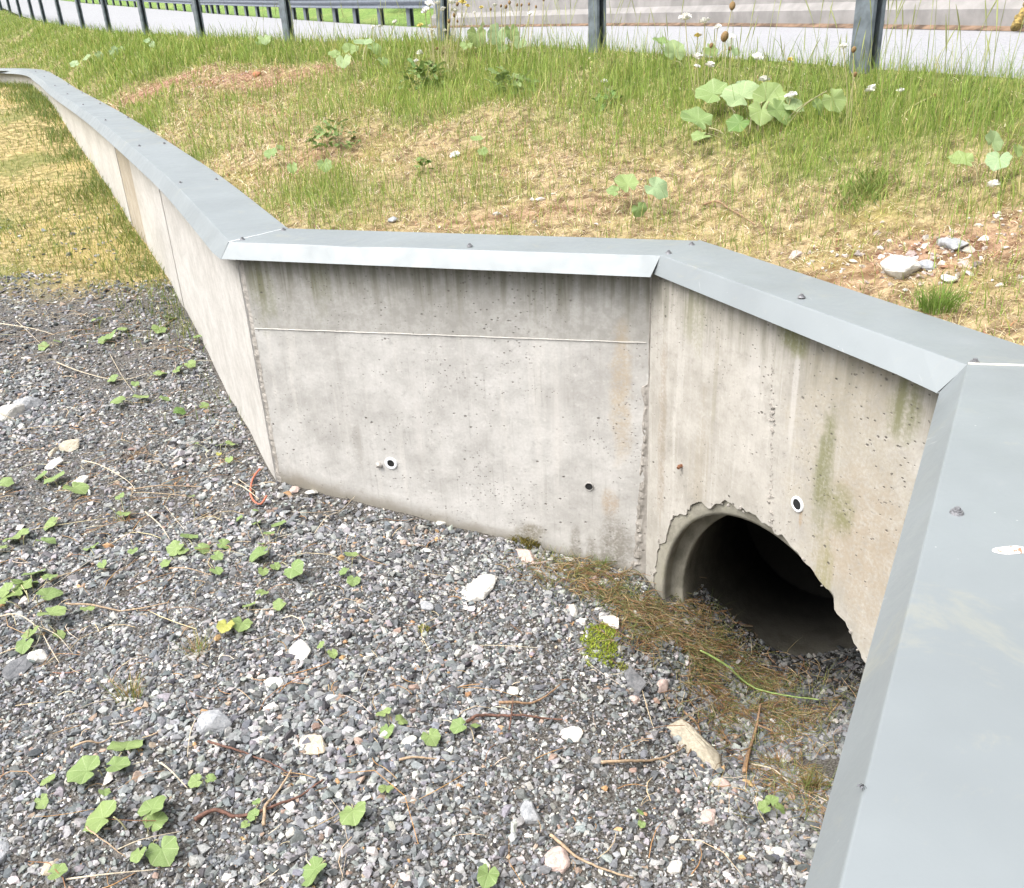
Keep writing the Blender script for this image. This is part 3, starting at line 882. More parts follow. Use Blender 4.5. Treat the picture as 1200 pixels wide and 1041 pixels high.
# hex washer-head screws
def screw_mesh():
    bm = bmesh.new()
    def disc(r0, r1, z0, z1, n):
        v0 = [bm.verts.new((r0 * math.cos(2 * math.pi * k / n), r0 * math.sin(2 * math.pi * k / n), z0)) for k in range(n)]
        v1 = [bm.verts.new((r1 * math.cos(2 * math.pi * k / n), r1 * math.sin(2 * math.pi * k / n), z1)) for k in range(n)]
        for k in range(n): bm.faces.new((v0[k], v0[(k + 1) % n], v1[(k + 1) % n], v1[k]))
        bm.faces.new(v1)
    disc(0.0135, 0.0115, 0.0, 0.005, 20)
    disc(0.0085, 0.0085, 0.005, 0.0075, 20)
    disc(0.0062, 0.0056, 0.0075, 0.013, 6)
    me = bpy.data.meshes.new('screw'); bm.to_mesh(me); bm.free(); me.materials.append(M_bolt); return me
SCREW = screw_mesh()
def screw(sheet, px, py, up=0.0):
    p = on_coping(px, py)
    o_ = link('screw', SCREW, None, sheet, (p.x, p.y, p.z + up)); o_.scale = (0.85, 0.85, 0.85); o_.rotation_euler = (R(random.uniform(-4, 4)), R(random.uniform(-4, 4)), random.random() * 3)
for q in [(284, 281), (163.3, 171.5), (192.5, 168.5), (211.5, 215), (253.5, 211), (332.3, 270)]: screw(shL, *q)
for q in [(123.8, 141.3), (150, 138.2), (97.5, 123), (117.3, 121.8), (79, 110.5), (96.6, 109.5), (64.5, 100.7), (80, 99.3), (51.7, 90), (65.8, 89.5), (41.8, 84.2), (53.7, 83.8)]: screw(shF, *q)
for q in [(550.5, 289.5), (783.5, 298), (810.5, 288)]: screw(sh2, *q, 0.003)
for q in [(939, 351), (1141.5, 428)]: screw(sh3, *q, 0.006)
screw(sh4, 1120.5, 605, 0.006)

# ------------------------------------------------------------------ guardrails, barrier
M_steel = mat_plain('galvanised_steel', (0.165, 0.195, 0.22), 0.5, 0.35, 0.28, 14)
M_steel_d = mat_plain('galvanised_steel_far', (0.16, 0.18, 0.21), 0.5, 0.35, 0.15, 8)
def post_vf(base, tdir, w=0.11, dpt=0.07, h0=-0.4, h1=0.85, th=0.006):
    """C channel with returned lips, flange along tdir"""
    n = -Vector((tdir.x, tdir.y, 0)).normalized(); t = Vector((-n.y, n.x, 0))
    a, b, lp = w / 2, dpt / 2, 0.018
    outer = [(a - 0, -b + lp), (a, -b), (-a, -b), (-a, b), (a, b), (a, b - lp)]
    inner = [(a - th, b - lp), (a - th, b - th), (-a + th, b - th), (-a + th, -b + th), (a - th, -b + th), (a - th, -b + lp)]
    pr = outer + inner
    V = [base + n * x + t * y + Vector((0, 0, z)) for z in (h0, h1) for x, y in pr]
    k = len(pr)
    F = [(i, (i + 1) % k, k + (i + 1) % k, k + i) for i in range(k)]
    F.append(tuple(k + i for i in range(k)))
    return V, F
def rail_sweep(path, z0, mat, parent, s=1.0):
    pr = [(0.0, 0.0), (0.005, 0.03), (0.075, 0.06), (0.08, 0.075), (0.075, 0.09), (0.02, 0.135), (0.015, 0.155), (0.02, 0.175), (0.075, 0.22), (0.08, 0.235), (0.075, 0.25), (0.005, 0.28), (0.0, 0.31)]
    V = []; F = []
    m = len(pr)
    off = offs(path, 1.0)
    for i, p in enumerate(path):
        n = (off[i] - p).normalized()
        for a, b in pr: V.append(p + n * (a * s) + Vector((0, 0, z0 + b * s)))
        if i:
            k = (i - 1) * m
            for j in range(m - 1): F.append((k + j, k + j + 1, k + m + j + 1, k + m + j))
    o_ = link('rail', pymesh('rail', V, F, True), mat, parent)
    md = o_.modifiers.new('thickness', 'SOLIDIFY'); md.thickness = 0.004
    return o_
gr = empty('guardrail', POSTS[0], 'grey steel guardrail with C-shaped posts along the near road edge above the grass', 'guardrail')
for i, p in enumerate([RIGHT[1], RIGHT[2]] + POSTS):
    tdir = Vector((-0.40, 0.91, 0)) if i < 3 else (POSTS[min(i - 1, len(POSTS) - 1)] - POSTS[max(i - 3, 0)])
    gz = zdrop(BU, p.x, p.y, p.z)
    V, F = post_vf(Vector((p.x, p.y, min(gz, p.z))) - p, tdir)
    link('post', pymesh('post', V, F), M_steel, gr, p)
pth = spline([p.copy() for p in [RIGHT[0], RIGHT[1], RIGHT[2]] + POSTS], 4)
rail_sweep(offs(pth, 0.065), 0.50, M_steel, gr)

fr = empty('far_guardrail', FAR[7], 'low distant steel guardrail on the far side of the road before the concrete barrier', 'guardrail')
fpath = spline([FAR[6] + Vector((0.3, 0.3, 0))] + FAR[7:13], 10)
farpost = polysample(fpath, 46)
for p in farpost[:34]:
    V, F = post_vf(Vector((0, 0, 0)), Vector((-0.6, 0.8, 0)), 0.16, 0.12, -0.3, 0.70)
    link('post', pymesh('post', V, F), M_steel_d, fr, p)
rail_sweep(offs(fpath, -0.17), 0.40, M_steel_d, fr)

def barrier_mat():
    t = NT('barrier_concrete')
    co = t.coord()
    n1 = t.noise(co, 3, 5); n2 = t.noise(co, 60, 4, 0.7)
    c = t.mix(t.step(n1, 0.3, 0.7), (0.185, 0.178, 0.17), (0.265, 0.255, 0.245))
    c = t.mix(t.step(n2, 0.5, 0.7, 0, 0.3), c, (0.2, 0.18, 0.165))
    return t.out(c, 0.9, t.bump(n2, 0.5, 0.01))
bpath = dens([FAR[0] + Vector((1.2, -4.5, 0)), FAR[0] + Vector((0.6, -2, 0))] + FAR[:7], 6)
bt = spline([bpath[i] for i in range(0, len(bpath), 6)], 6)
V = []; F = []; UVs = []
pr = [(0, -0.15), (0, 0.20), (0.10, 0.29), (0.16, 0.95), (0.18, 0.97), (0.36, 0.97), (0.38, 0.95), (0.5, -0.15)]
nn = offs(bt, 1.0)
for i, p in enumerate(bt):
    n = nn[i] - p
    for a, b in pr: V.append(p + n * a + Vector((0, 0, b)))
    if i:
        k = (i - 1) * 8
        for j in range(7): F.append((k + j, k + j + 1, k + 8 + j + 1, k + 8 + j))
F.append(tuple(range((len(bt) - 1) * 8, len(bt) * 8)))
o = link('concrete_barrier', pymesh('concrete_barrier', V, F), barrier_mat())
tag(o, 'long grey concrete crash barrier with a stepped foot across the road', 'barrier')

V = []; F = []
for i, p in enumerate(bt):
    n = nn[i] - p
    w_ = 0.10 + 0.07 * mnoise.noise(p * 1.3)
    V += [p - n * w_ + Vector((0, 0, 0.006)), p + n * 0.01 + Vector((0, 0, 0.05))]
    if i: F.append((2 * i - 2, 2 * i - 1, 2 * i + 1, 2 * i))
o = link('gutter_dirt', pymesh('gutter_dirt', V, F), mat_plain('leaf_dirt', (0.13, 0.085, 0.055), 0.95, 0, 0.6, 6)); tag(o, kind='structure')

# ------------------------------------------------------------------ scatter helpers
def in_view(P, mx=620, my=380):
    q = proj_np(P)
    return (q[:, 0] > -mx) & (q[:, 0] < 1200 + mx) & (q[:, 1] > -my) & (q[:, 1] < 1041 + my) & np.isfinite(q[:, 0])
def rot_z(a): 
    c, s = np.cos(a), np.sin(a); z = np.zeros_like(a); o_ = np.ones_like(a)
    return np.stack([np.stack([c, -s, z], -1), np.stack([s, c, z], -1), np.stack([z, z, o_], -1)], -2)
def rot_x(a):
    c, s = np.cos(a), np.sin(a); z = np.zeros_like(a); o_ = np.ones_like(a)
    return np.stack([np.stack([o_, z, z], -1), np.stack([z, c, -s], -1), np.stack([z, s, c], -1)], -2)
def rock_protos(n, pts=13, seed=3, flat=0.62):
    rr = np.random.default_rng(seed); out = []
    for i in range(n):
        bm = bmesh.new()
        p = rr.normal(size=(pts, 3)); p /= np.linalg.norm(p, axis=1)[:, None]
        p *= rr.uniform(0.8, 1.1, (pts, 1)); p *= np.array([0.5, rr.uniform(0.32, 0.45), 0.5 * flat * rr.uniform(0.6, 1.0)])
        for v in p: bm.verts.new(v)
        r_ = bmesh.ops.convex_hull(bm, input=bm.verts)
        bmesh.ops.delete(bm, geom=[v for v in bm.verts if not v.link_faces], context='VERTS')
        bm.verts.ensure_lookup_table(); bm.verts.index_update()
        out.append((np.array([v.co[:] for v in bm.verts]), np.array([[v.index for v in f.verts] for f in bm.faces])))
        bm.free()
    return out
PROT = rock_protos(14)
def stones(name, P, size, col, mat, tilt=0.45):
    n = len(P)
    k = rng.integers(0, len(PROT), n)
    Rm = rot_z(rng.uniform(0, 6.28, n)) @ rot_x(rng.normal(0, tilt, n)) @ rot_z(rng.uniform(0, 6.28, n))
    Vs = []; Fs = []; Cs = []; base = 0
    for j, (pv, pf) in enumerate(PROT):
        s = np.where(k == j)[0]
        if not len(s): continue
        v = np.einsum('nij,vj->nvi', Rm[s], pv) * size[s][:, None, None] + P[s][:, None, :]
        f = pf[None] + (base + np.arange(len(s)) * len(pv))[:, None, None]
        Vs.append(v.reshape(-1, 3)); Fs.append(f.reshape(-1, 3)); Cs.append(np.repeat(col[s], len(pv), 0))
        base += len(s) * len(pv)
    V = np.concatenate(Vs); F = np.concatenate(Fs); C = np.concatenate(Cs)
    return link(name, npmesh(name, V, F.ravel(), np.full(len(F), 3), C), mat)
def blades(name, P, hgt, wid, lean, curl, col, mat, rows=3, tipcol=None, extra_dir=None):
    """grass blades: P root, lean = horizontal offset vector of the tip (n,2), curl bends it over"""
    n = len(P)
    a = rng.uniform(0, 6.28, n)
    side = np.stack([np.cos(a), np.sin(a), np.zeros(n)], -1) * wid[:, None] * 0.5
    L = np.concatenate([lean, np.zeros((n, 1))], 1)
    pts = []
    for r_ in range(rows + 1):
        t = r_ / rows
        zz = hgt * (t - curl * t * t * 0.5)
        c = P + L * (t ** 1.7)[..., None] if False else P + L * (t ** 1.7)
        c = c.copy(); c[:, 2] += zz
        w = (1 - t) ** 0.6 if r_ < rows else 0
        if r_ < rows: pts += [c - side * w, c + side * w]
        else: pts.append(c)
    V = np.stack(pts, 1)
    m = V.shape[1]
    q = []
    for r_ in range(rows - 1): q.append([2 * r_, 2 * r_ + 1, 2 * r_ + 3, 2 * r_ + 2])
    tri = [2 * rows - 2, 2 * rows - 1, 2 * rows]
    base = (np.arange(n) * m)[:, None]
    pat = np.array([i for f in q for i in f] + tri)
    loops = (base + pat[None]).ravel()
    sizes = np.tile(np.array([4] * len(q) + [3]), n)
    C = np.repeat(col[:, None, :], m, 1)
    if tipcol is not None:
        tt = np.array([r_ / rows for r_ in range(rows) for _ in (0, 1)] + [1.0])
        C = C * (1 - tt[None, :, None]) + tipcol[:, None, :] * tt[None, :, None]
    return link(name, npmesh(name, V.reshape(-1, 3), loops, sizes, C.reshape(-1, 3), None, True), mat)
def pick(cols, n, w=None, jit=0.12):
    cols = np.array(cols); k = rng.choice(len(cols), n, p=None if w is None else np.array(w) / np.sum(w))
    return np.clip(cols[k] * rng.normal(1, jit, (n, 1)) * rng.normal(1, 0.03, (n, 3)), 0.004, 0.9)
def zl_exact(x, y):
    """height of the lower ground sheet (bilinear in its grid)"""
    X, Y, Z = LOWER
    yi = np.clip(np.searchsorted(ys, y) - 1, 0, len(ys) - 2)
    fy = (y - ys[yi]) / (ys[yi + 1] - ys[yi])
    def row(i):
        f = (x - 0.25) / (5.5 + np.maximum(ys[i], 0))
        j = np.clip(np.searchsorted(fx, f) - 1, 0, len(fx) - 2)
        k = (f - fx[j]) / (fx[j + 1] - fx[j])
        return Z[i, j] * (1 - k) + Z[i, j + 1] * k
    return row(yi) * (1 - fy) + row(yi + 1) * fy
_wl = np.array([(p.x, p.y) for p in WALLL])
def front_side(x, y, m=0.015):
    """True where open lower ground lies (in front of the wall) or inside the pipe"""
    a2 = (x - c1.x) * (-n2.x) + (y - c1.y) * (-n2.y)
    a3 = (x - c2.x) * (-n3.x) + (y - c2.y) * (-n3.y)
    a4 = (x - P3.x) * (-n4.x) + (y - P3.y) * (-n4.y)
    wx = np.interp(y, _wl[:, 1], _wl[:, 0])
    al = np.where(y > c1.y, wx - x, 1.0)
    u = (x - c1.x) * u2.x + (y - c1.y) * u2.y
    ok = (a3 > m) & (a4 > m) & np.where(y > c1.y, al > m, (a2 > m) | (u < 0))
    ok &= (a2 > m) | (x < c1.x)
    lat = (x - PIPE_C.x) * PU.x + (y - PIPE_C.y) * PU.y
    dep = (x - PIPE_C.x) * PAX.x + (y - PIPE_C.y) * PAX.y
    return ok | ((np.abs(lat) < 0.44) & (dep > -0.1) & (dep < 1.3))
M_stone = mat_attr('crushed_stone', 0.85, 160, 0.22, 0.3, 0, 0.4)
M_straw = mat_attr('dry_straw', 0.75, 90, 0.15, 0.3, 0.15, 0)
M_grass = mat_attr('grass_blade', 0.6, 30, 0.12, 0.35, 0.30, 0)

# ------------------------------------------------------------------ gravel
GCOL = [(0.10, 0.108, 0.12), (0.165, 0.175, 0.19), (0.25, 0.255, 0.27), (0.36, 0.36, 0.365), (0.52, 0.51, 0.50), (0.30, 0.23, 0.19), (0.42, 0.27, 0.15), (0.05, 0.05, 0.055)]
GW = [17, 31, 29, 14, 4.2, 3.0, 0.5, 5]
def scatter_low(n, y0, y1, wedge=0.72, pad=0.5):
    n, wedge, pad = int(n * 1.35), wedge + 0.2, pad + 0.35
    y = rng.uniform(y0, y1, n)
    x = rng.uniform(-1, 1, n) * (wedge * y1 + pad)
    k = np.abs(x) < wedge * y + pad
    return x[k], y[k]
PP = []; SS = []
for (n, y0, y1, mu, sg) in [(230000, 0.5, 3.4, 0.0138, 0.48), (90000, 3.4, 5.4, 0.017, 0.44), (90000, 5.4, 8.8, 0.022, 0.38)]:
    x, y = scatter_low(n, y0, y1)
    k = front_side(x, y); x, y = x[k], y[k]
    s = np.exp(rng.normal(math.log(mu), sg, len(x)))
    gm = np.clip((y - 6.2 + 1.3 * fbm(x, y, 0.9, 3)) / 0.8, 0, 1)
    k = rng.uniform(0, 1, len(x)) > gm * 0.97
    dd = fbm(x + 4, y, 2.0, 3)
    k &= (rng.uniform(0, 1, len(x)) > np.clip((dd - 0.1) * 1.2, 0, 0.45)) | (s < mu)
    x, y, s = x[k], y[k], s[k]
    s = s * np.exp(0.35 * fbm(x + 20, y, 1.6, 2))
    dt = np.exp(-(((x - 0.8) / 0.38) ** 2 + ((y - 2.45) / 0.45) ** 2))
    s = s * (1 + 0.9 * dt * rng.uniform(0, 1, len(x)))
    s = np.minimum(s, 0.042 + 0.004 * y)
    z = zl_exact(x, y) + s * 0.12
    P = np.stack([x, y, z], 1)
    v = in_view(P); PP.append(P[v]); SS.append(s[v])
P = np.concatenate(PP); s = np.concatenate(SS)
gc = pick(GCOL, len(P), GW, 0.16) * np.array([0.93, 0.915, 0.86])
inner_shade = np.clip(((P[:, 0] - PIPE_C.x) * n3.x + (P[:, 1] - PIPE_C.y) * n3.y - 0.10) / 0.40, 0, 1)      # darkness inside the pipe put into the stone colours
inner_shade *= (np.abs((P[:, 0] - PIPE_C.x) * PU.x + (P[:, 1] - PIPE_C.y) * PU.y) < 0.7)
gc = gc * (1 - 0.66 * inner_shade[:, None])
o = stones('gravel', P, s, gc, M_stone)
tag(o, 'grey crushed stone gravel covering the ground in front of the wall', 'gravel', None, 'stuff')

# ------------------------------------------------------------------ upper bank vegetation
def bank_points(n, pw=None):
    """random points on the bank sheet, weighted to the near area"""
    nst, nt = UX.shape
    q = proj_np(np.stack([UX, UY, UZ], -1).reshape(-1, 3)).reshape(nst, nt, 3)
    # cell area
    A = np.linalg.norm(np.cross(UP[1:, :-1] - UP[:-1, :-1], UP[:-1, 1:] - UP[:-1, :-1]), axis=-1)
    d = np.sqrt(UX ** 2 + UY ** 2)[:-1, :-1]
    w = A / np.maximum(d, 2.0) ** 1.5
    pc = q[:-1, :-1]
    vis = (pc[..., 0] > -250) & (pc[..., 0] < 1450) & np.isfinite(pc[..., 0])
    w = w * np.where(vis, 1, 0); w[:, 0] = 0; w[:, -2:] *= 0.6
    w = w / w.sum()
    k = rng.choice(w.size, n, p=w.ravel())
    i, j = np.unravel_index(k, w.shape)
    a, b = rng.uniform(0, 1, n), rng.uniform(0, 1, n)
    def g(F): return F[i, j] * (1 - a) * (1 - b) + F[i + 1, j] * a * (1 - b) + F[i, j + 1] * (1 - a) * b + F[i + 1, j + 1] * a * b
    x, y, z, t = g(UX), g(UY), g(UZ), g(np.ascontiguousarray(TT))
    return np.stack([x, y, z], 1), t, np.sqrt(x * x + y * y)
# dry thatch lying on the bank
P, t, d = bank_points(125000)
gm = green_mask(P[:, 0], P[:, 1], t); sm = soil_mask(P[:, 0], P[:, 1])
k = rng.uniform(0, 1, len(P)) < np.clip(1.05 - 0.75 * gm - 0.7 * sm, 0.08, 1)
P, d, gm = P[k], d[k], gm[k]; n = len(P)
P[:, 2] += 0.002
an = rng.uniform(0, 6.28, n); ln = rng.uniform(0.025, 0.085, n) * np.clip(d / 4, 0.8, 2)
col = pick([(0.56, 0.47, 0.28), (0.44, 0.34, 0.19), (0.70, 0.62, 0.46), (0.22, 0.13, 0.07), (0.42, 0.39, 0.13), (0.34, 0.17, 0.085)], n, [5, 4, 2.5, 2.5, 3, 1.4])
o = blades('dry_thatch', P, rng.uniform(0.004, 0.030, n) * np.clip(d / 4, 0.8, 2), rng.uniform(0.0016, 0.0032, n) * np.clip(d / 3.5, 1, 3), np.stack([np.cos(an) * ln, np.sin(an) * ln], 1), rng.uniform(0.2, 1.6, n), col, M_straw)
tag(o, 'dry straw-coloured dead grass lying over the bank above the wall', 'dead grass', None, 'stuff')
# green grass
P, t, d = bank_points(150000)
gm = green_mask(P[:, 0], P[:, 1], t); sm = soil_mask(P[:, 0], P[:, 1])
pt = fbm(P[:, 0] + 30, P[:, 1], 3.0, 2)
k = rng.uniform(0, 1, len(P)) < np.clip(0.11 + 0.58 * gm ** 1.5 + 0.35 * np.clip(pt - 0.1, 0, 1), 0.02, 1) * (1 - 0.85 * np.clip(sm * 1.2, 0, 1))
P, d, gm, t = P[k], d[k], gm[k], t[k]; n = len(P)
hh = rng.lognormal(math.log(0.088), 0.45, n) * (0.6 + 0.7 * gm) * np.where(t > 0.88, 0.6, 1.0) * (1 - 0.3 * np.clip(P[:, 0], 0, 1))
hh = np.clip(hh, 0.02, 0.32)
an = rng.uniform(0, 6.28, n)
ln = hh * rng.uniform(0.1, 0.6, n)
col = pick([(0.13, 0.21, 0.032), (0.18, 0.27, 0.05), (0.25, 0.33, 0.07), (0.31, 0.33, 0.09), (0.46, 0.40, 0.18)], n, [4, 6, 5, 2.5, 1.2])
tip = np.clip(col * 1.2 + np.array([0.05, 0.03, 0.01]), 0, 1)
o = blades('green_grass', P, hh, rng.uniform(0.0018, 0.0038, n) * np.clip(d / 4, 0.9, 3.5), np.stack([np.cos(an) * ln, np.sin(an) * ln], 1), rng.uniform(0.0, 0.7, n), col, M_grass, 3, tip)
tag(o, 'fresh green grass growing along the road edge and over the bank', 'grass', None, 'stuff')
# taller scattered blades over the straw
P, t, d = bank_points(34000)
pt = fbm(P[:, 0] + 60, P[:, 1], 2.2, 2); sm = soil_mask(P[:, 0], P[:, 1])
k = (t > 0.06) & (rng.uniform(0, 1, len(P)) < np.clip(0.16 + 0.45 * t + 0.9 * pt, 0, 0.85) * (1 - np.clip(sm * 1.2, 0, 1)))
P, d, t = P[k], d[k], t[k]; n = len(P)
hh = rng.uniform(0.06, 0.24, n) * (0.7 + 0.5 * t) * np.where(t > 0.9, 0.8, 1); an = rng.uniform(0, 6.28, n); ln = hh * rng.uniform(0.05, 0.45, n)
col = pick([(0.14, 0.22, 0.035), (0.19, 0.28, 0.055), (0.25, 0.34, 0.08), (0.36, 0.36, 0.14)], n, [4, 5, 4, 2])
o = blades('tall_grass', P, hh, rng.uniform(0.0016, 0.003, n) * np.clip(d / 4, 0.9, 3), np.stack([np.cos(an) * ln, np.sin(an) * ln], 1), rng.uniform(0, 0.6, n), col, M_grass, 3, np.clip(col * 1.25, 0, 1))
tag(o, 'taller loose green blades rising from the straw of the bank', 'grass', None, 'stuff')
# tall flowering grass stalks
P, t, d = bank_points(5000)
k = (t > 0.62) & (d < 11) & (rng.uniform(0, 1, len(P)) < 0.22); P = P[k]; n = len(P)
V = []; F = []
for p in P:
    h_ = random.uniform(0.22, 0.46); a = random.uniform(0, 6.28); l = h_ * random.uniform(0.05, 0.3)
    pts = [Vector(p) + Vector((math.cos(a) * l * k_ ** 2, math.sin(a) * l * k_ ** 2, h_ * k_)) for k_ in (0, 0.35, 0.7, 0.8, 0.9, 1.0)]
    tube_vf(pts, [0.0014, 0.0012, 0.001, 0.0026, 0.0024, 0.0005], 4, V, F, False)
o = link('grass_stalks', pymesh('grass_stalks', V, F, True), mat_plain('stalk_green', (0.27, 0.30, 0.11), 0.7, 0, 0.3, 6))
tag(o, 'tall thin flowering grass stalks standing along the road edge', 'grass', None, 'stuff')

# lower left grass slope
x, y = scatter_low(70000, 5.0, 9.5, 0.68, 0.6); x2, y2 = scatter_low(110000, 9.5, 22, 0.68, 1.0)
x = np.concatenate([x, x2]); y = np.concatenate([y, y2])
k = front_side(x, y) & (x < 0); x, y = x[k], y[k]
gm = np.clip((y - 6.0 + 0.9 * fbm(x, y, 0.9, 3)) / 0.8, 0, 1)
wx = np.interp(y, _wl[:, 1], _wl[:, 0]); nearw = np.exp(-((wx - x) / 0.6) ** 2)
k = rng.uniform(0, 1, len(x)) < np.clip(gm + nearw * 0.5 * (y > 5.5), 0, 1); x, y, nearw = x[k], y[k], nearw[k]
P = np.stack([x, y, zl_exact(x, y)], 1); k = in_view(P); P, nearw = P[k], nearw[k]; n = len(P); d = np.hypot(P[:, 0], P[:, 1])
gr_ = np.clip(0.50 + 0.9 * fbm(P[:, 0], P[:, 1], 0.9, 3) + 0.9 * nearw, 0, 1)
isg = rng.uniform(0, 1, n) < gr_ * 0.75
colg = pick([(0.12, 0.18, 0.035), (0.19, 0.24, 0.055), (0.26, 0.26, 0.06)], n); cols = pick([(0.48, 0.39, 0.22), (0.40, 0.29, 0.13), (0.58, 0.50, 0.34), (0.34, 0.27, 0.09), (0.22, 0.15, 0.08)], n)
col = np.where(isg[:, None], colg, cols)
hh = np.where(isg, rng.uniform(0.03, 0.11, n) * (1 + 0.6 * nearw), rng.uniform(0.008, 0.035, n)); an = rng.uniform(0, 6.28, n); ln = np.where(isg, hh * 0.5, rng.uniform(0.02, 0.09, n))
o = blades('short_grass', P, hh, rng.uniform(0.002, 0.004, n) * np.clip(d / 5, 1, 3), np.stack([np.cos(an) * ln, np.sin(an) * ln], 1), rng.uniform(0, 1, n), col, M_straw)
tag(o, 'short yellow and green grass on the slope left of the long wall run', 'grass', None, 'stuff')

# small chips and crumbs on the stony part of the bank
ex = []
for (px, py, r_, m_) in ((1060, 305, 0.26, 120), (1140, 300, 0.28, 130), (980, 300, 0.2, 40), (620, 255, 0.5, 40), (260, 95, 0.6, 70)):
    c_ = upg(px, py)
    for i in range(m_):
        x_, y_ = c_.x + random.gauss(0, r_ * 0.6), c_.y + random.gauss(0, r_ * 0.4)
        if px > 900 and (x_ - P3.x) * n3.x + (y_ - P3.y) * n3.y < BW + 0.04: continue
        if px < 900 and (x_ - c1.x) * n2.x + (y_ - c1.y) * n2.y < BW + 0.05: continue
        ex.append((x_, y_, zdrop(BU, x_, y_, 0.1) + 0.002))
P = np.array(ex); s_ = rng.lognormal(math.log(0.016), 0.5, len(P))
o = stones('bank_chips', P, s_, pick([(0.45, 0.40, 0.36), (0.30, 0.25, 0.22), (0.50, 0.47, 0.44), (0.25, 0.14, 0.09)], len(P), None, 0.15), M_stone)
tag(o, 'small stone chips and crumbs on the bare patches of the bank', 'stone chips', None, 'stuff')
# green fringe along the foot of the long run
n = 9000
y = 4.2 + rng.uniform(0, 1, n) ** 1.3 * 15; x = np.interp(y, _wl[:, 1], _wl[:, 0]) - np.abs(rng.normal(0, 0.10, n)) * (1 + 0.10 * y) - 0.01
k = rng.uniform(0, 1, n) < np.clip((y - 5.2) / 1.8, 0.06, 1) * np.clip(0.75 + fbm(x, y, 1.5, 2), 0.1, 1); x, y = x[k], y[k]; n = len(x)
P = np.stack([x, y, zl_exact(x, y)], 1); d = np.hypot(x, y); hh = rng.uniform(0.03, 0.14, n); an = rng.uniform(0, 6.28, n); ln = hh * rng.uniform(0.2, 0.7, n)
o = blades('wall_fringe_grass', P, hh, rng.uniform(0.002, 0.004, n) * np.clip(d / 5, 1, 3), np.stack([np.cos(an) * ln, np.sin(an) * ln], 1), rng.uniform(0, 0.8, n), pick([(0.09, 0.15, 0.03), (0.14, 0.20, 0.045), (0.22, 0.24, 0.08)], n), M_grass)
tag(o, 'green grass fringe along the foot of the long wall run', 'grass', None, 'stuff')
# litter on the gravel: straw pieces and needles
def litter(name, P, length, rad_, colr, mat, lab, cat, lift=0.008, arch=0.15):
    V = []; F = []; C = []
    for p, l, r_, c_ in zip(P, length, rad_, colr):
        a = random.uniform(0, 6.28); b = random.uniform(-0.9, 0.9); pts = []
        d0 = Vector((math.cos(a), math.sin(a), 0)); d1 = Vector((-d0.y, d0.x, 0))
        up1 = random.uniform(0, arch) * l
        for k in (-0.5, -0.2, 0.15, 0.5):
            x_, y_ = p[0] + d0.x * l * k + d1.x * l * b * k * k, p[1] + d0.y * l * k + d1.y * l * b * k * k
            pts.append(Vector((x_, y_, p[2] + lift + up1 * (1 - 4 * k * k))))
        m0 = len(V)
        tube_vf(pts, [r_, r_, r_, r_ * 0.5], 4, V, F, False)
        C += [c_] * (len(V) - m0)
    o_ = link(name, pymesh(name, V, F, True, np.array(C)), mat)
    return tag(o_, lab, cat, None, 'stuff')
x, y = scatter_low(11000, 1.1, 7.2); k = front_side(x, y, 0.06); x, y = x[k], y[k]
k = rng.uniform(0, 1, len(x)) < np.clip(0.45 + 0.9 * fbm(x + 2, y, 1.1, 2) - 0.2 * (x > 0), 0.06, 1); x, y = x[k], y[k]
P = np.stack([x, y, zl_exact(x, y)], 1); P = P[in_view(P)]; n = len(P)
litter('straw_litter', P, rng.lognormal(math.log(0.075), 0.65, n), rng.uniform(0.0007, 0.0016, n), pick([(0.55, 0.44, 0.28), (0.40, 0.27, 0.15), (0.24, 0.13, 0.07), (0.60, 0.53, 0.40), (0.42, 0.24, 0.10)], n), M_straw,
       'scattered dry straw and needles lying on the gravel', 'straw litter', 0.012)
# brown needle mat along the ditch edge
MATP = [(650, 660), (690, 678), (735, 705), (770, 745), (805, 775), (850, 800), (900, 815), (950, 835), (830, 735), (880, 870), (955, 905), (945, 940)]
MATW = [0.8, 2, 3, 3, 3, 3, 2.5, 2, 1.5, 1.2, 1.0, 0.8]
ctr = np.array([low(*p)[:] for p in MATP])
n = 4600
k = rng.choice(len(ctr), n, p=np.array(MATW) / np.sum(MATW))
x = ctr[k, 0] + rng.normal(0, 0.10, n); y = ctr[k, 1] + rng.normal(0, 0.11, n)
kk = front_side(x, y, 0.02) & (fbm(x + 3, y, 6, 2) > -0.18); x, y = x[kk], y[kk]; n = len(x)
P = np.stack([x, y, zl_exact(x, y) + rng.uniform(0, 0.018, n)], 1)
litter('needle_mat', P, rng.uniform(0.04, 0.13, n), rng.uniform(0.0007, 0.0014, n), pick([(0.25, 0.145, 0.07), (0.15, 0.09, 0.045), (0.36, 0.25, 0.13), (0.13, 0.14, 0.045), (0.19, 0.19, 0.08), (0.40, 0.32, 0.20)], n, [5, 4, 3, 4, 3, 2]), M_straw,
       'brown mat of fallen needles and dead grass along the ditch below the culvert', 'needle litter', 0.005, 0.15)
n = 3400
k = rng.choice(len(ctr), n); x = ctr[k, 0] + rng.normal(0, 0.11, n); y = ctr[k, 1] + rng.normal(0, 0.10, n)
kk = front_side(x, y, 0.02); x, y = x[kk], y[kk]; n = len(x); P = np.stack([x, y, zl_exact(x, y)], 1)
hh = rng.uniform(0.02, 0.09, n); an = rng.uniform(0, 6.28, n); ln = hh * rng.uniform(0.5, 1.4, n)
o = blades('ditch_grass', P, hh, rng.uniform(0.0014, 0.0026, n), np.stack([np.cos(an) * ln, np.sin(an) * ln], 1), rng.uniform(0.2, 1.2, n), pick([(0.12, 0.17, 0.035), (0.17, 0.21, 0.05), (0.30, 0.24, 0.10)], n), M_grass)
tag(o, 'thin green grass growing out of the needle mat by the culvert', 'grass', None, 'stuff')

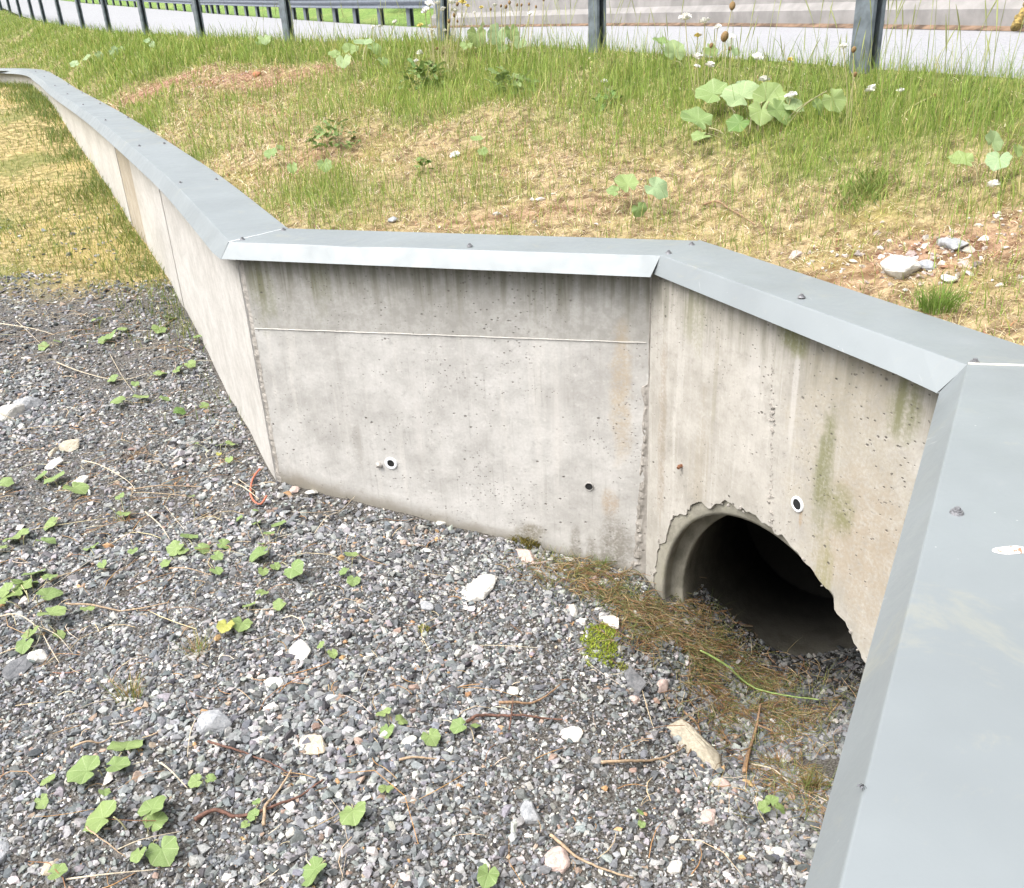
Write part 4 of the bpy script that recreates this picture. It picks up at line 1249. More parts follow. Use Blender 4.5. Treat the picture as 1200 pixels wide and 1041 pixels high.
# ------------------------------------------------------------------ leaves
def leaf_mat(name, base, edge):
    t = NT(name)
    uv = t.n('UVMap').outputs[0]
    sx = t.n('SeparateXYZ', {0: uv})
    n1 = t.noise(t.coord(), 45, 4)
    oi = t.n('ObjectInfo').outputs['Random']
    c = t.mix(t.step(n1, 0.35, 0.65), base, edge)
    c = t.mix(t.math('MULTIPLY', oi, 0.45), c, (0.30, 0.36, 0.13))
    vein = t.math('ABSOLUTE', t.math('SINE', t.math('MULTIPLY', sx.outputs[0], 3.5)))
    c = t.mix(t.math('MULTIPLY', t.step(vein, 0.16, 0.03), 0.45), c, (0.42, 0.48, 0.26))
    n_ = t.bump(t.math('ADD', n1, t.math('MULTIPLY', vein, 0.4)), 0.35, 0.004)
    m = t.out(c, 0.55, n_, Specular_IOR_Level=0.35)
    tr = t.n('BsdfTranslucent'); t.set(tr.inputs['Color'], c)
    mx = t.n('MixShader', {0: 0.22})
    t.t.links.new(t.p.outputs[0], mx.inputs[1]); t.t.links.new(tr.outputs[0], mx.inputs[2])
    t.t.links.new(mx.outputs[0], t.t.nodes['Material Output'].inputs['Surface'])
    return m
M_leaf = leaf_mat('coltsfoot_leaf', (0.15, 0.23, 0.07), (0.21, 0.295, 0.11))
M_leafg = leaf_mat('coltsfoot_leaf_grey', (0.20, 0.30, 0.15), (0.29, 0.38, 0.21))
M_leafy = leaf_mat('yellow_leaf', (0.33, 0.32, 0.06), (0.40, 0.39, 0.10))
M_leafd = leaf_mat('dark_leaf', (0.07, 0.15, 0.03), (0.13, 0.22, 0.05))
M_stem = mat_plain('petiole', (0.32, 0.30, 0.16), 0.6, 0, 0.2, 60)
def leaf_mesh(seed, kind='colt'):
    """unit leaf: base notch at the origin, blade along +x, width ~1"""
    rs = random.Random(seed); V = []; F = []; UVs = []
    N_, K = 40, 5
    ph = rs.uniform(0, 6)
    for i in range(N_ + 1):
        th = -math.pi + 2 * math.pi * i / N_
        if kind == 'colt':
            r_ = 0.47 + 0.09 * math.cos(th) - 0.30 * max(0, (abs(th) - 2.45) / 0.69) ** 1.5
            r_ += 0.030 * math.cos(th * 7) + 0.012 * math.sin(th * 19 + ph) + 0.02 * math.sin(th * 3 + ph)
        else:
            r_ = 0.5 * (0.30 + 0.70 * abs(math.cos(th)) ** 1.5) + 0.01 * math.sin(th * 17)
        for k in range(K + 1):
            q = k / K
            x_, y_ = 0.38 + r_ * math.cos(th) * q, r_ * math.sin(th) * q
            z_ = 0.16 * abs(y_) - 0.22 * (x_ - 0.3) ** 2 + 0.030 * math.sin(th * 5 + ph) * q * q + 0.02 * math.sin(x_ * 9 + ph)
            V.append((x_, y_, z_)); UVs.append((th, q))
    for i in range(N_):
        for k in range(K):
            F.append((i * (K + 1) + k, i * (K + 1) + k + 1, (i + 1) * (K + 1) + k + 1, (i + 1) * (K + 1) + k))
    return pymesh('leaf', V, F, True, None, UVs)
LEAVES = {}
def leaf_proto(mat, kind='colt'):
    key = (mat.name, kind)
    if key not in LEAVES:
        LEAVES[key] = []
        for s_ in range(6):
            m = leaf_mesh(s_ * 7 + len(LEAVES), kind); m.materials.append(mat); LEAVES[key].append(m)
    return random.choice(LEAVES[key])
def plant(name, cat, label, leaves, ground, group=None, lift=0.02, mat=None, kind='colt', tilt=22):
    """leaves: (px, py, size in photo px[, material])"""
    mat = mat or M_leaf
    pts = [(ground(l[0], l[1]), l) for l in leaves]
    c = sum((p for p, l in pts), Vector()) / len(pts)
    root = empty(name, c, label, cat, group)
    for p, l in pts:
        dist = (p - CAMP).length
        sz = l[2] * dist / FPX * ((0.80 if l[1] < 95 else 1.0) if ground is upg else 0.92)
        m = l[3] if len(l) > 3 else mat
        if len(pts) > 1 and (p - c).length > 0.012:
            yaw = math.atan2(p.y - c.y, p.x - c.x) + random.uniform(-0.5, 0.5)
        else: yaw = random.uniform(0, 6.28)
        up1 = lift * random.uniform(0.7, 1.6) + sz * 0.15
        o_ = link('leaf', leaf_proto(m, kind), None, root)
        d0 = Vector((math.cos(yaw), math.sin(yaw), 0))
        org = p - d0 * sz * 0.38 + Vector((0, 0, up1))
        o_.location = org - c
        rm = Matrix.Rotation(yaw, 3, 'Z') @ Matrix.Rotation(R(random.uniform(-tilt * 0.4, tilt)), 3, 'Y') @ Matrix.Rotation(R(random.uniform(-tilt, tilt)), 3, 'X')
        if ground is upg:        # leaves on the bank turn to the open, downhill side
            rm = Matrix.Rotation(R(random.uniform(28, 58)), 3, Vector((1, 0.15, 0))) @ rm
            org = p - (rm @ Vector((sz * 0.38, 0, 0))) + Vector((0, 0, up1 + sz * 0.25)); o_.location = org - c; d0 = (rm @ Vector((1, 0, 0)))
        o_.rotation_euler = rm.to_euler()
        o_.scale = (sz, sz * random.uniform(0.85, 1.05), sz)
        g = c + (p - c) * 0.35
        a = Vector((g.x, g.y, min(c.z, p.z) - 0.01))
        V, F = tube_vf(spline([a, (a + org) / 2 + Vector((0, 0, up1 * 0.35)), org + d0 * sz * 0.03], 4), [max(0.0009, sz * 0.02)] * 9, 5)
        link('petiole', pymesh('petiole', V, F, True), M_stem, root)
    return root
GP = 'coltsfoot seedlings on the gravel'
CP = [
 ('single small green leaf low on the gravel below the yellow grass edge', [(117, 379, 15)]),
 ('two small bright leaves beside the foot of the long wall run', [(200, 377, 15), (188, 391, 17)]),
 ('small trio of leaves on far gravel left of the long wall', [(130, 400, 20), (144, 391, 12), (122, 402, 12)]),
 ('tiny pair of leaves at the far left edge of the gravel', [(53, 409, 14), (68, 405, 10)]),
 ('small leaves pressed against the middle of the long wall foot', [(233, 402, 12), (223, 432, 15), (212, 436, 12), (208, 439, 10)]),
 ('loose row of three pale leaves among straw on far gravel', [(135, 449, 15), (187, 443, 17), (160, 455, 10)]),
 ('row of three green leaves lying midway between straw and long wall', [(142, 478, 19), (167, 473, 20), (193, 471, 15)]),
 ('single darker toothed leaf near the foot of the long wall', [(210, 488, 17, M_leafd)]),
 ('single round leaf next to the long wall foot', [(239, 479, 13)]),
 ('three leaves and a yellow leaflet beside the first wall corner', [(230, 527, 12), (260, 526, 14), (272, 526, 17), (270, 545, 11), (258, 538, 8, M_leafy)]),
 ('pale leaf cut off by the left picture edge, upper of two', [(7, 574, 18)]),
 ('large drooping leaf pair beside pale stones at far left', [(90, 580, 28), (67, 569, 26), (50, 563, 16)]),
 ('broad flat leaf plant at the left picture edge above the big clump', [(25, 637, 32), (55, 642, 22), (5, 649, 18)]),
 ('small lone leaf on a straw above the broad leaf plant', [(63, 619, 22)]),
 ('pair of round leaves beside a white shell-like stone', [(108, 647, 19), (122, 669, 14)]),
 ('largest leafy clump at the left picture edge', [(30, 690, 30, M_leafd), (42, 678, 26), (25, 699, 34, M_leafd), (58, 707, 29), (63, 731, 32), (40, 749, 22), (32, 762, 22), (70, 747, 14), (10, 700, 22), (60, 685, 18), (5, 714, 17, M_leafd)]),
 ('single leaf hanging over a long straw right of the big clump', [(105, 722, 16)]),
 ('small pale leaf among reddish stems in the left half', [(143, 590, 13), (147, 609, 17), (158, 652, 15)]),
 ('dense cluster of small leaves left of the red curled strap', [(208, 649, 24), (223, 635, 22), (237, 647, 20), (217, 652, 15), (197, 667, 15), (226, 588, 10), (255, 660, 17), (255, 677, 17), (262, 642, 18)]),
 ('cluster with one big bright leaf below the red curled strap', [(303, 618, 17), (328, 622, 19), (317, 634, 17), (308, 656, 30), (345, 678, 28), (323, 667, 13), (310, 677, 14), (307, 642, 10)]),
 ('two upright leaves beside a yellow moss spot', [(285, 737, 25), (308, 704, 18), (293, 715, 18), (267, 742, 22, M_leafy)]),
 ('single wavy leaf between two seedlings in the left middle', [(330, 716, 18)]),
 ('tiny pair of leaves beside the white angular stone', [(378, 764, 13), (390, 770, 15)]),
 ('three big pale green leaves with a small pair at lower left', [(150, 882, 39), (105, 914, 38), (137, 907, 29), (125, 936, 14)]),
 ('two leaves with a brownish edge left of the big pale leaves', [(59, 921, 19), (50, 943, 17)]),
 ('five leaf seedling near the bottom left corner', [(123, 968, 43), (182, 961, 34), (183, 973, 27), (192, 1003, 35), (165, 1006, 20)]),
 ('two small leaves beside thin pale straw in the lower left', [(233, 924, 18), (248, 923, 13)]),
 ('small leaves beside the dark red twig', [(300, 966, 16), (303, 950, 12), (290, 972, 11)]),
 ('torn green leaf at the bottom edge left of centre', [(370, 1027, 40)]),
 ('half hidden leaf in the bottom left corner', [(68, 1034, 22)]),
 ('three round bright leaves in a triangle at lower centre', [(452, 845, 20), (470, 849, 18), (455, 860, 22)]),
 ('single grey green leaf right of the leaf triangle', [(505, 871, 24)]),
 ('leaf pair on the dry brown twig at lower centre', [(540, 861, 23), (557, 857, 14)]),
 ('small arched leaf below the leaf triangle', [(453, 932, 22)]),
 ('large toothed leaf below the small arched leaf', [(415, 960, 35)]),
 ('bright leaf cut by the bottom edge at centre', [(573, 1036, 30)]),
 ('upright stem of three small leaves under the middle panel', [(413, 659, 19), (405, 675, 15), (415, 684, 18)]),
 ('tiny pair of sprouts on the lower right gravel', [(750, 961, 11), (752, 972, 10)]),
 ('pale star shaped leaf rosette near the foot of the right wall', [(903, 948, 18), (912, 955, 16), (896, 956, 16)]),
 ('lone leaf on bare gravel below the first wall corner', [(300, 605, 8), (282, 612, 12)]),
]
for lab, lv in CP:
    plant('coltsfoot_seedling', 'seedling', lab, lv, low, GP)
GB = 'coltsfoot plants on the bank'
BP = [
 ('biggest coltsfoot plant with broad grey green leaves above the culvert', [(835, 142, 36), (818, 170, 40), (822, 185, 22), (868, 152, 44, M_leafg), (897, 150, 40), (908, 158, 34), (870, 128, 22, M_leafg), (865, 175, 26, M_leafd), (925, 150, 24, M_leafg), (955, 146, 22), (972, 150, 28), (890, 165, 30)]),
 ('two pale leaves just behind the middle capping near its right end', [(735, 245, 30), (766, 255, 30, M_leafg), (748, 262, 18), (720, 252, 16)]),
 ('drooping grey green leaves at the right picture edge', [(1158, 200, 24, M_leafg), (1125, 218, 28), (1165, 219, 24, M_leafg), (1185, 212, 16)]),
 ('broad pale leaf left of the flower stems by the road', [(790, 82, 32, M_leafg), (775, 73, 24), (830, 80, 22), (860, 80, 18, M_leafg)]),
 ('pair of leaves beside the foot of the right guardrail post', [(1045, 78, 20, M_leafg), (1058, 77, 22), (1030, 74, 14)]),
 ('bright leaves in grass near the right end of the road edge', [(1148, 70, 16), (1170, 74, 20), (1186, 78, 20, M_leafg), (1200, 80, 16)]),
 ('leafy patch left of the tall dandelion clump', [(428, 70, 28, M_leafg), (412, 75, 24), (440, 76, 22), (405, 90, 22, M_leafg), (450, 85, 18), (395, 82, 18)]),
 ('large leafy patch right of the tall dandelion clump', [(570, 52, 26, M_leafg), (585, 62, 30, M_leafg), (560, 62, 28), (600, 58, 24), (548, 66, 20), (610, 66, 20, M_leafg), (590, 72, 18)]),
 ('single round leaf on dry straw behind the middle capping', [(560, 186, 17), (566, 190, 12)]),
 ('leaves on reddish straw behind the corner of the capping', [(320, 197, 16), (345, 212, 14), (383, 214, 17), (330, 186, 10)]),
 ('pale leaf row in the far grass above the curved capping', [(90, 86, 12, M_leafg), (105, 80, 14, M_leafg), (118, 76, 12, M_leafg), (135, 70, 14, M_leafg), (143, 66, 10, M_leafg)]),
 ('small pale leaf beside the far guardrail post shadow', [(175, 57, 11, M_leafg), (180, 62, 9, M_leafg)]),
 ('flat pale leaf in grass under the left guardrail posts', [(312, 62, 18, M_leafg), (305, 60, 10)]),
]
for lab, lv in BP:
    plant('coltsfoot', 'coltsfoot', lab, lv, upg, GB, 0.05)
def bushy(lab, px, py, w, h, n_, mat, ls=9, name='leafy_weed', cat='weed'):
    g = upg(px, py + h / 2); d = (g - CAMP).length; sc = d / FPX
    root = empty(name, g, lab, cat, 'leafy weeds on the bank')
    for i in range(n_):
        a = random.uniform(0, 6.28); r_ = random.uniform(0, 1) ** 0.6 * w * sc / 2; z_ = random.uniform(0.1, 1) * h * sc * 0.9
        q = Vector((math.cos(a) * r_, math.sin(a) * r_, z_ * (1.1 - 0.5 * r_ / (w * sc / 2))))
        o_ = link('leaf', leaf_proto(mat, 'long'), None, root); s_ = ls * sc * random.uniform(0.7, 1.4)
        o_.location = q; o_.rotation_euler = (R(random.uniform(-40, 40)), R(random.uniform(-45, 40)), a + random.uniform(-0.6, 0.6)); o_.scale = (s_, s_ * 0.8, s_)
    V, F = [], []
    for i in range(6):
        a = i * 1.05; q = Vector((math.cos(a) * w * sc * 0.25, math.sin(a) * w * sc * 0.25, h * sc * 0.8))
        tube_vf(spline([Vector((0, 0, -0.01)), q * 0.5 + Vector((0, 0, 0.01)), q], 3), 0.002, 4, V, F, False)
    link('stem', pymesh('stem', V, F, True), M_stem, root, g)
bushy('dark leafy weed left of centre below the dandelion clump', 500, 88, 42, 36, 70, M_leafd, 11)
bushy('light green weed with pointed leaves right of the dandelion clump', 598, 98, 44, 26, 40, M_leaf, 16)
bushy('low leafy weed on the straw left of the middle of the bank', 396, 156, 52, 34, 60, M_leafd, 10)
bushy('small weed beside the pale flower on the right straw', 712, 112, 22, 26, 22, M_leafd, 9)
bushy('small sprig behind the middle capping on dry straw', 497, 192, 16, 24, 16, M_leafd, 8)

# ------------------------------------------------------------------ flowers
M_petal = mat_plain('seed_fluff', (0.80, 0.79, 0.74), 0.9, 0, 0.08, 300)
M_petaly = mat_plain('yellow_petals', (0.62, 0.52, 0.16), 0.8, 0, 0.2, 300)
M_bud = mat_plain('brown_bud', (0.20, 0.125, 0.05), 0.8, 0, 0.3, 300)
M_fstem = mat_plain('flower_stem', (0.36, 0.34, 0.16), 0.6, 0, 0.2, 60)
def head_mesh(kind):
    bm = bmesh.new()
    if kind == 'bud':
        bmesh.ops.create_uvsphere(bm, u_segments=10, v_segments=7, radius=0.5)
        for v in bm.verts: v.co.z *= 1.3; v.co.x *= 0.8; v.co.y *= 0.8
    else:
        # shaggy tuft: many thin rays over a dome
        rs = random.Random(4)
        for i in range(130):
            a = rs.uniform(0, 6.28); e = rs.uniform(-0.15, 1.45); L = rs.uniform(0.36, 0.54)
            d = Vector((math.cos(a) * math.cos(e), math.sin(a) * math.cos(e), math.sin(e) * 0.8))
            sd_ = d.orthogonal().normalized() * 0.055
            v = [bm.verts.new(d * 0.05), bm.verts.new(d * L + sd_), bm.verts.new(d * L * 1.12), bm.verts.new(d * L - sd_)]
            bm.faces.new(v)
        r_ = bmesh.ops.create_icosphere(bm, subdivisions=1, radius=0.3)
        for v in r_['verts']: v.co.z *= 0.8
    me = bpy.data.meshes.new('seed_head'); bm.to_mesh(me); bm.free(); return me
HM = {}
for k_, m_ in (('white', M_petal), ('yellow', M_petaly), ('bud', M_bud)):
    HM[k_] = head_mesh(k_); HM[k_].materials.append(m_)
def flower_stem(root, c, g, hp, size, kind):
    """stem from ground point g to head position hp (world)"""
    mid = g.lerp(hp, 0.5) + Vector((random.uniform(-1, 1) * 0.012, random.uniform(-1, 1) * 0.012, 0.01))
    V, F = tube_vf(spline([g - Vector((0, 0, 0.01)), mid, hp], 4), [max(0.0022, 0.00042 * (g - CAMP).length)] * 9, 5)
    st__ = link('stem', pymesh('stem', V, F, True), M_fstem, root)
    hd = link('seed_head', HM[kind], None, st__)
    hd.location = hp; hd.scale = (size, size, size * 0.85); hd.rotation_euler = (R(random.uniform(-25, 25)), R(random.uniform(-25, 25)), random.random() * 6)
def up_from(gpx, gpy, hpx, hpy):
    g = upg(gpx, gpy)
    r = ray(hpx, hpy); t = g.y / r.y
    return g, Vector((r.x * t, g.y + random.uniform(-0.03, 0.03), H + r.z * t))
def flower(lab, heads, name='dandelion', group='dandelions on the bank'):
    """heads: (ground px, ground py, head px, head py, size px, kind)"""
    pts = [(*up_from(*h[:4]), h) for h in heads]
    c = sum((p[0] for p in pts), Vector()) / len(pts)
    root = empty(name, c, lab, 'dandelion', group)
    for g, hp, h in pts:
        flower_stem(root, c, g, hp, h[4] * (hp - CAMP).length / FPX, h[5])
    return root
W_, Y_, B_ = 'white', 'yellow', 'bud'
clump = []
for (hx, hy, sz, k_) in [(503, 5, 10, W_), (498, 13, 10, W_), (513, 4, 6, W_), (519, 11, 7, W_), (530, 3, 8, W_), (533, 12, 8, W_), (542, 3, 8, Y_), (492, 30, 7, Y_), (504, 31, 6, W_), (506, 36, 6, W_), (521, 36, 5, W_), (548, 7, 5, Y_),
                         (536, 5, 4, B_), (526, 25, 4, B_), (532, 18, 4, B_), (536, 25, 3, B_), (512, 57, 3, B_), (521, 57, 3, B_), (516, -6, 8, W_), (525, -9, 7, W_)]:
    clump.append((518 + (hx - 518) * 0.35 + random.uniform(-8, 8), 88 + random.uniform(-6, 6), hx, hy, sz, k_))
flower('tall clump of many white dandelion seed heads left of centre by the road', clump)
cl2 = []
for (hx, hy, sz, k_) in [(564, 9, 5, Y_), (580, 6, 5, W_), (597, 3, 4, B_), (593, 8, 4, B_), (606, 6, 3, B_), (621, 16, 6, W_), (620, 5, 3, B_), (628, 8, 3, B_), (637, 0, 3, B_), (575, 11, 3, B_), (587, 7, 3, B_), (556, 15, 4, W_), (611, 6, 3, B_)]:
    cl2.append((590 + (hx - 590) * 0.8 + random.uniform(-5, 5), 80 + random.uniform(-6, 6), hx, hy, sz, k_))
flower('loose group of thin brown budded stems right of the tall dandelion clump', cl2)
flower('two low white heads beside the dark leafy weed', [(496, 90, 492, 62, 8, W_), (490, 95, 487, 72, 6, W_)])
flower('clump of withered white heads standing between the two guardrail posts', [(815, 118, 804, 21, 13, W_), (826, 120, 827, 25, 11, W_), (836, 115, 842, 32, 8, W_), (845, 118, 850, 43, 10, B_), (814, 117, 817, 42, 8, Y_), (842, 105, 857, 7, 8, B_), (832, 120, 832, 53, 5, B_), (854, 118, 856, 43, 7, W_), (815, 125, 817, 67, 11, W_), (820, 125, 818, 78, 7, W_), (832, 128, 833, 77, 11, W_), (855, 110, 856, 57, 4, B_)])
flower('white head left of the right guardrail post, upper of the pair', [(882, 130, 886, 67, 12, W_)])
flower('small yellowish head close to the right guardrail post', [(922, 120, 925, 70, 7, Y_)])
flower('white head left of centre in grass above the biggest coltsfoot', [(893, 138, 895, 93, 11, W_), (898, 140, 899, 107, 7, W_)])
flower('round white head above the right part of the biggest coltsfoot', [(922, 150, 926, 112, 12, W_)])
flower('two tall stems standing just left of the right guardrail post', [(992, 158, 987, 55, 9, W_), (996, 160, 998, 58, 6, B_), (993, 150, 1001, 87, 5, B_)])
flower('bent stem with a white head right of the tall stem pair', [(1012, 140, 1018, 104, 12, W_)])
flower('small drooping white head below the right guardrail post', [(1040, 135, 1058, 107, 8, W_)])
flower('leaning stem with a brown bud on the right bank', [(1050, 140, 1093, 112, 5, B_)])
flower('fallen white head among drooping leaves at the right edge', [(1175, 225, 1165, 217, 13, W_)])
flower('low pale bloom on straw near the middle of the bank', [(707, 105, 709, 96, 8, W_)])
flower('pale heads low in the grass left of the big leafy patch', [(437, 60, 437, 32, 5, W_), (455, 60, 463, 26, 6, W_), (447, 60, 445, 31, 5, W_)])
flower('whitish tuft on straw behind the middle capping', [(531, 184, 533, 181, 11, W_)])

# ------------------------------------------------------------------ stones
def rock_mat(name, a, b, sc=60):
    t = NT(name); co = t.coord(); n1 = t.noise(co, sc, 5, 0.65); n2 = t.noise(co, 300, 3, 0.6)
    c = t.mix(t.step(n1, 0.3, 0.7), a, b)
    c = t.mix(t.step(n2, 0.55, 0.75, 0, 0.35), c, tuple(x * 0.45 for x in a))
    return t.out(c, 0.85, t.bump(t.math('ADD', n1, n2), 0.5, 0.004), Specular_IOR_Level=0.3)
RM = {'white': rock_mat('white_rock', (0.40, 0.385, 0.35), (0.58, 0.565, 0.52)), 'cream': rock_mat('cream_rock', (0.42, 0.36, 0.26), (0.56, 0.50, 0.40)),
      'grey': rock_mat('grey_rock', (0.22, 0.23, 0.24), (0.36, 0.365, 0.37)), 'dark': rock_mat('dark_rock', (0.10, 0.105, 0.11), (0.19, 0.19, 0.195)),
      'pink': rock_mat('pinkish_rock', (0.38, 0.29, 0.26), (0.52, 0.42, 0.37)), 'tan': rock_mat('tan_rock', (0.28, 0.25, 0.19), (0.42, 0.38, 0.30)), 'red': rock_mat('reddish_rock', (0.30, 0.12, 0.06), (0.42, 0.20, 0.11))}
def rock(lab, px, py, w, h, kind, ang=0.0, ground=None, grp='larger stones', sink=0.25, thick=0.55):
    p = (ground or low)(px, py); d = (p - CAMP).length; sc = d / FPX
    vd = (CAMP - p).normalized()
    fore = max(0.35, vd.z)
    a, b = w * sc / 2, h * sc / 2 / fore
    if b > 2.2 * a: b = 2.2 * a
    bm = bmesh.new(); rs = np.random.default_rng(int(px * 13 + py))
    for i in range(20):
        q = rs.normal(size=3); q /= np.linalg.norm(q); q *= rs.uniform(0.85, 1.08)
        bm.verts.new((q[0] * a, q[1] * b, q[2] * min(a, b) * thick))
    bmesh.ops.convex_hull(bm, input=bm.verts)
    bmesh.ops.delete(bm, geom=[v for v in bm.verts if not v.link_faces], context='VERTS')
    bmesh.ops.bevel(bm, geom=bm.edges[:], offset=min(a, b) * 0.06, segments=1, affect='EDGES')
    bmesh.ops.triangulate(bm, faces=bm.faces)
    bmesh.ops.subdivide_edges(bm, edges=bm.edges, cuts=1, use_grid_fill=True)
    m_ = min(a, b)
    for v in bm.verts: v.co += v.co.normalized() * m_ * 0.07 * mnoise.fractal(v.co / m_ * 2.3 + Vector((px, py, 0)), 0.8, 2.0, 3)
    me = bpy.data.meshes.new('stone'); bm.to_mesh(me); bm.free()
    o_ = link('stone', me, RM[kind], None, p + Vector((0, 0, m_ * thick * (0.5 - sink))))
    o_.rotation_euler = (R(random.uniform(-8, 8)), R(random.uniform(-8, 8)), R(ang))
    return tag(o_, lab, 'stone', grp)
for a_ in [
 ('chalky white flat stone lying in front of the middle panel', 561, 691, 40, 46, 'white', -25, None, 'larger stones', 0.34, 0.34), ('white angular stone in the middle of the gravel', 353, 766, 34, 24, 'white'), ('small white flat stone below the white angular stone', 322, 802, 28, 14, 'white'),
 ('wide flat grey stone half buried left of centre', 250, 849, 52, 26, 'grey'), ('cream coloured round stone in the lower left', 369, 875, 36, 22, 'cream'), ('long white stone at the left picture edge', 10, 488, 32, 18, 'white', -20),
 ('flat pale grey stone behind the long white stone', 32, 477, 36, 12, 'grey'), ('flat brown stone near two white pebbles at left', 85, 525, 26, 9, 'tan'), ('white pebble left of the drooping leaf pair', 65, 546, 20, 12, 'white'), ('white pebble right of the drooping leaf pair', 95, 566, 20, 13, 'white'),
 ('cream pebble beside the flat brown stone', 65, 530, 12, 10, 'cream'), ('dark square stone under the big leafy clump', 22, 784, 28, 26, 'dark'), ('pale stone right of the dark square stone', 45, 771, 24, 12, 'white'),
 ('big grey rock cut by the left bottom corner', -4, 1003, 26, 62, 'grey', 10), ('dark boulder at the edge of the ditch', 741, 800, 32, 32, 'dark'), ('long tan boulder bedded along the ditch edge', 816, 884, 46, 72, 'tan', 28),
 ('grey squarish stone below the middle panel', 500, 712, 21, 16, 'grey'), ('whitish round stone beside the green moss', 669, 717, 19, 15, 'white'), ('pale splintered stone at the needle mat edge', 713, 728, 22, 26, 'white', 35),
 ('pinkish stone at the right of the dark boulder', 775, 806, 24, 16, 'pink'), ('pink flat stone below the dark boulder', 743, 822, 18, 13, 'pink'), ('pale stone in gravel above the brown twig', 602, 812, 18, 14, 'white'),
 ('white wedge stone right of the leaf triangle', 479, 869, 22, 14, 'white'), ('grey flat stone on the lower centre gravel', 622, 955, 32, 26, 'grey'), ('large pinkish stone near the bottom centre', 653, 1010, 32, 26, 'pink'),
 ('bright white stone near the bottom right of the gravel', 790, 1018, 24, 15, 'white'), ('pale stone left of the right wall foot', 845, 922, 26, 14, 'pink'), ('white stone below the pale leaf rosette', 912, 1000, 18, 14, 'white'),
 ('pale stone among needles inside the ditch', 850, 787, 18, 12, 'white'), ('greyish pink angular stone low on the right gravel', 830, 960, 28, 18, 'pink', 20), ('small pale slab near the dry twig', 670, 862, 34, 16, 'white'),
 ('tan pebble near the dry twig', 673, 861, 14, 12, 'tan'), ('cream pebble by the bottom left seed stalk', 60, 1018, 18, 14, 'cream'), ('white stone in the lower left middle', 367, 959, 14, 12, 'white'),
 ('white slim stone against the middle wall foot', 516, 614, 16, 6, 'white'), ('pale stone cluster piece at the first corner foot', 345, 575, 14, 10, 'pink'), ('white stone piece right of the first corner foot', 365, 578, 18, 10, 'white'),
 ('broad pale stone under the moss tuft of the wall', 617, 655, 26, 20, 'pink', 30), ('grey stone beside the broad pale stone', 640, 676, 14, 12, 'grey'), ('flat pale slab right of the wall moss', 665, 657, 20, 6, 'white'),
]: rock(*a_)
for a_ in [('white and grey angular stone on the bank behind the culvert panel', 1055, 317, 46, 24, 'white', 0), ('purplish grey upright stone on the right bank', 1117, 288, 24, 30, 'grey', 10), ('small white chip right of the angular bank stone', 1112, 328, 18, 10, 'white', 0), ('grey flat chip behind the angular bank stone', 1085, 312, 20, 10, 'grey', 0),
           ('reddish brick-like stone in the bare soil patch', 301, 88, 10, 11, 'red', 0), ('pale pebble right of the bank stones', 1130, 310, 14, 10, 'pink', 0), ('tiny grey pebble on the straw behind the middle capping', 460, 259, 14, 8, 'grey', 0)]:
    rock(*a_, ground=upg, grp='stones on the bank')

# ------------------------------------------------------------------ twigs, straws, strap
def on_low(pts, lift): return [low(px, py) + Vector((0, 0, lift * (1 + 0.5 * math.sin(i * 2.1)))) for i, (px, py) in enumerate(pts)]
TW = {'red': mat_plain('dark_red_bark', (0.13, 0.065, 0.045), 0.8, 0, 0.4, 120), 'brown': mat_plain('brown_bark', (0.24, 0.15, 0.085), 0.8, 0, 0.35, 120), 'pale': mat_plain('pale_straw', (0.48, 0.41, 0.30), 0.7, 0, 0.2, 80), 'tan': mat_plain('tan_stick', (0.33, 0.24, 0.155), 0.8, 0, 0.3, 100), 'green': mat_plain('green_stalk', (0.22, 0.30, 0.09), 0.6, 0, 0.2, 60)}
def twig(name, cat, lab, pts, rpx, kind, lift=0.014, ground=None, branches=()):
    P_ = [(ground or low)(px, py) + Vector((0, 0, lift * (1 + 0.4 * math.sin(i * 2.1)))) for i, (px, py) in enumerate(pts)]
    S_ = spline(P_, 6)
    for i in range(len(S_)): S_[i] = S_[i] + Vector((mnoise.noise(S_[i] * 60), mnoise.noise(S_[i] * 60 + Vector((9, 0, 0))), 0.5 * mnoise.noise(S_[i] * 40))) * 0.003 * (kind != 'pale')
    r0 = rpx * (0.62 if name == 'straw' else 0.8) * (P_[0] - CAMP).length / FPX / 2
    V, F = tube_vf(S_, [r0 * (1 - 0.55 * i / (len(S_) - 1)) * (1 + 0.15 * mnoise.noise(S_[i] * 90)) for i in range(len(S_))], 6)
    for b in branches:
        B_p = [(ground or low)(px, py) + Vector((0, 0, lift + 0.01 * i)) for i, (px, py) in enumerate(b)]
        Sb = spline(B_p, 5)
        tube_vf(Sb, [r0 * 0.55 * (1 - 0.6 * i / (len(Sb) - 1)) for i in range(len(Sb))], 5, V, F)
    o_ = link(name, pymesh(name, V, F, True), TW[kind])
    return tag(o_, lab, cat, None)
twig('twig', 'twig', 'dark red crooked twig lying in the lower left', [(229, 965), (253, 955), (275, 959), (300, 957), (325, 949), (347, 938), (380, 918)], 6, 'red')
twig('twig', 'twig', 'pale brown short stick leaning across the dark red twig', [(311, 974), (313, 955), (322, 938), (335, 922), (344, 911)], 5, 'tan', 0.022)
twig('twig', 'twig', 'thin dark twig meeting the pale stick from above', [(245, 873), (267, 881), (290, 886), (307, 894), (325, 903), (343, 911)], 3.5, 'red')
twig('twig', 'twig', 'long reddish brown twig at lower centre', [(547, 851), (560, 845), (573, 841), (595, 843), (613, 844), (640, 845), (660, 848)], 5, 'red', 0.016, None, [[(597, 860), (600, 843), (602, 826)]])
twig('twig', 'twig', 'curved twig above the long reddish twig', [(585, 828), (605, 829), (622, 827), (640, 820), (657, 808)], 4.5, 'brown', 0.016)
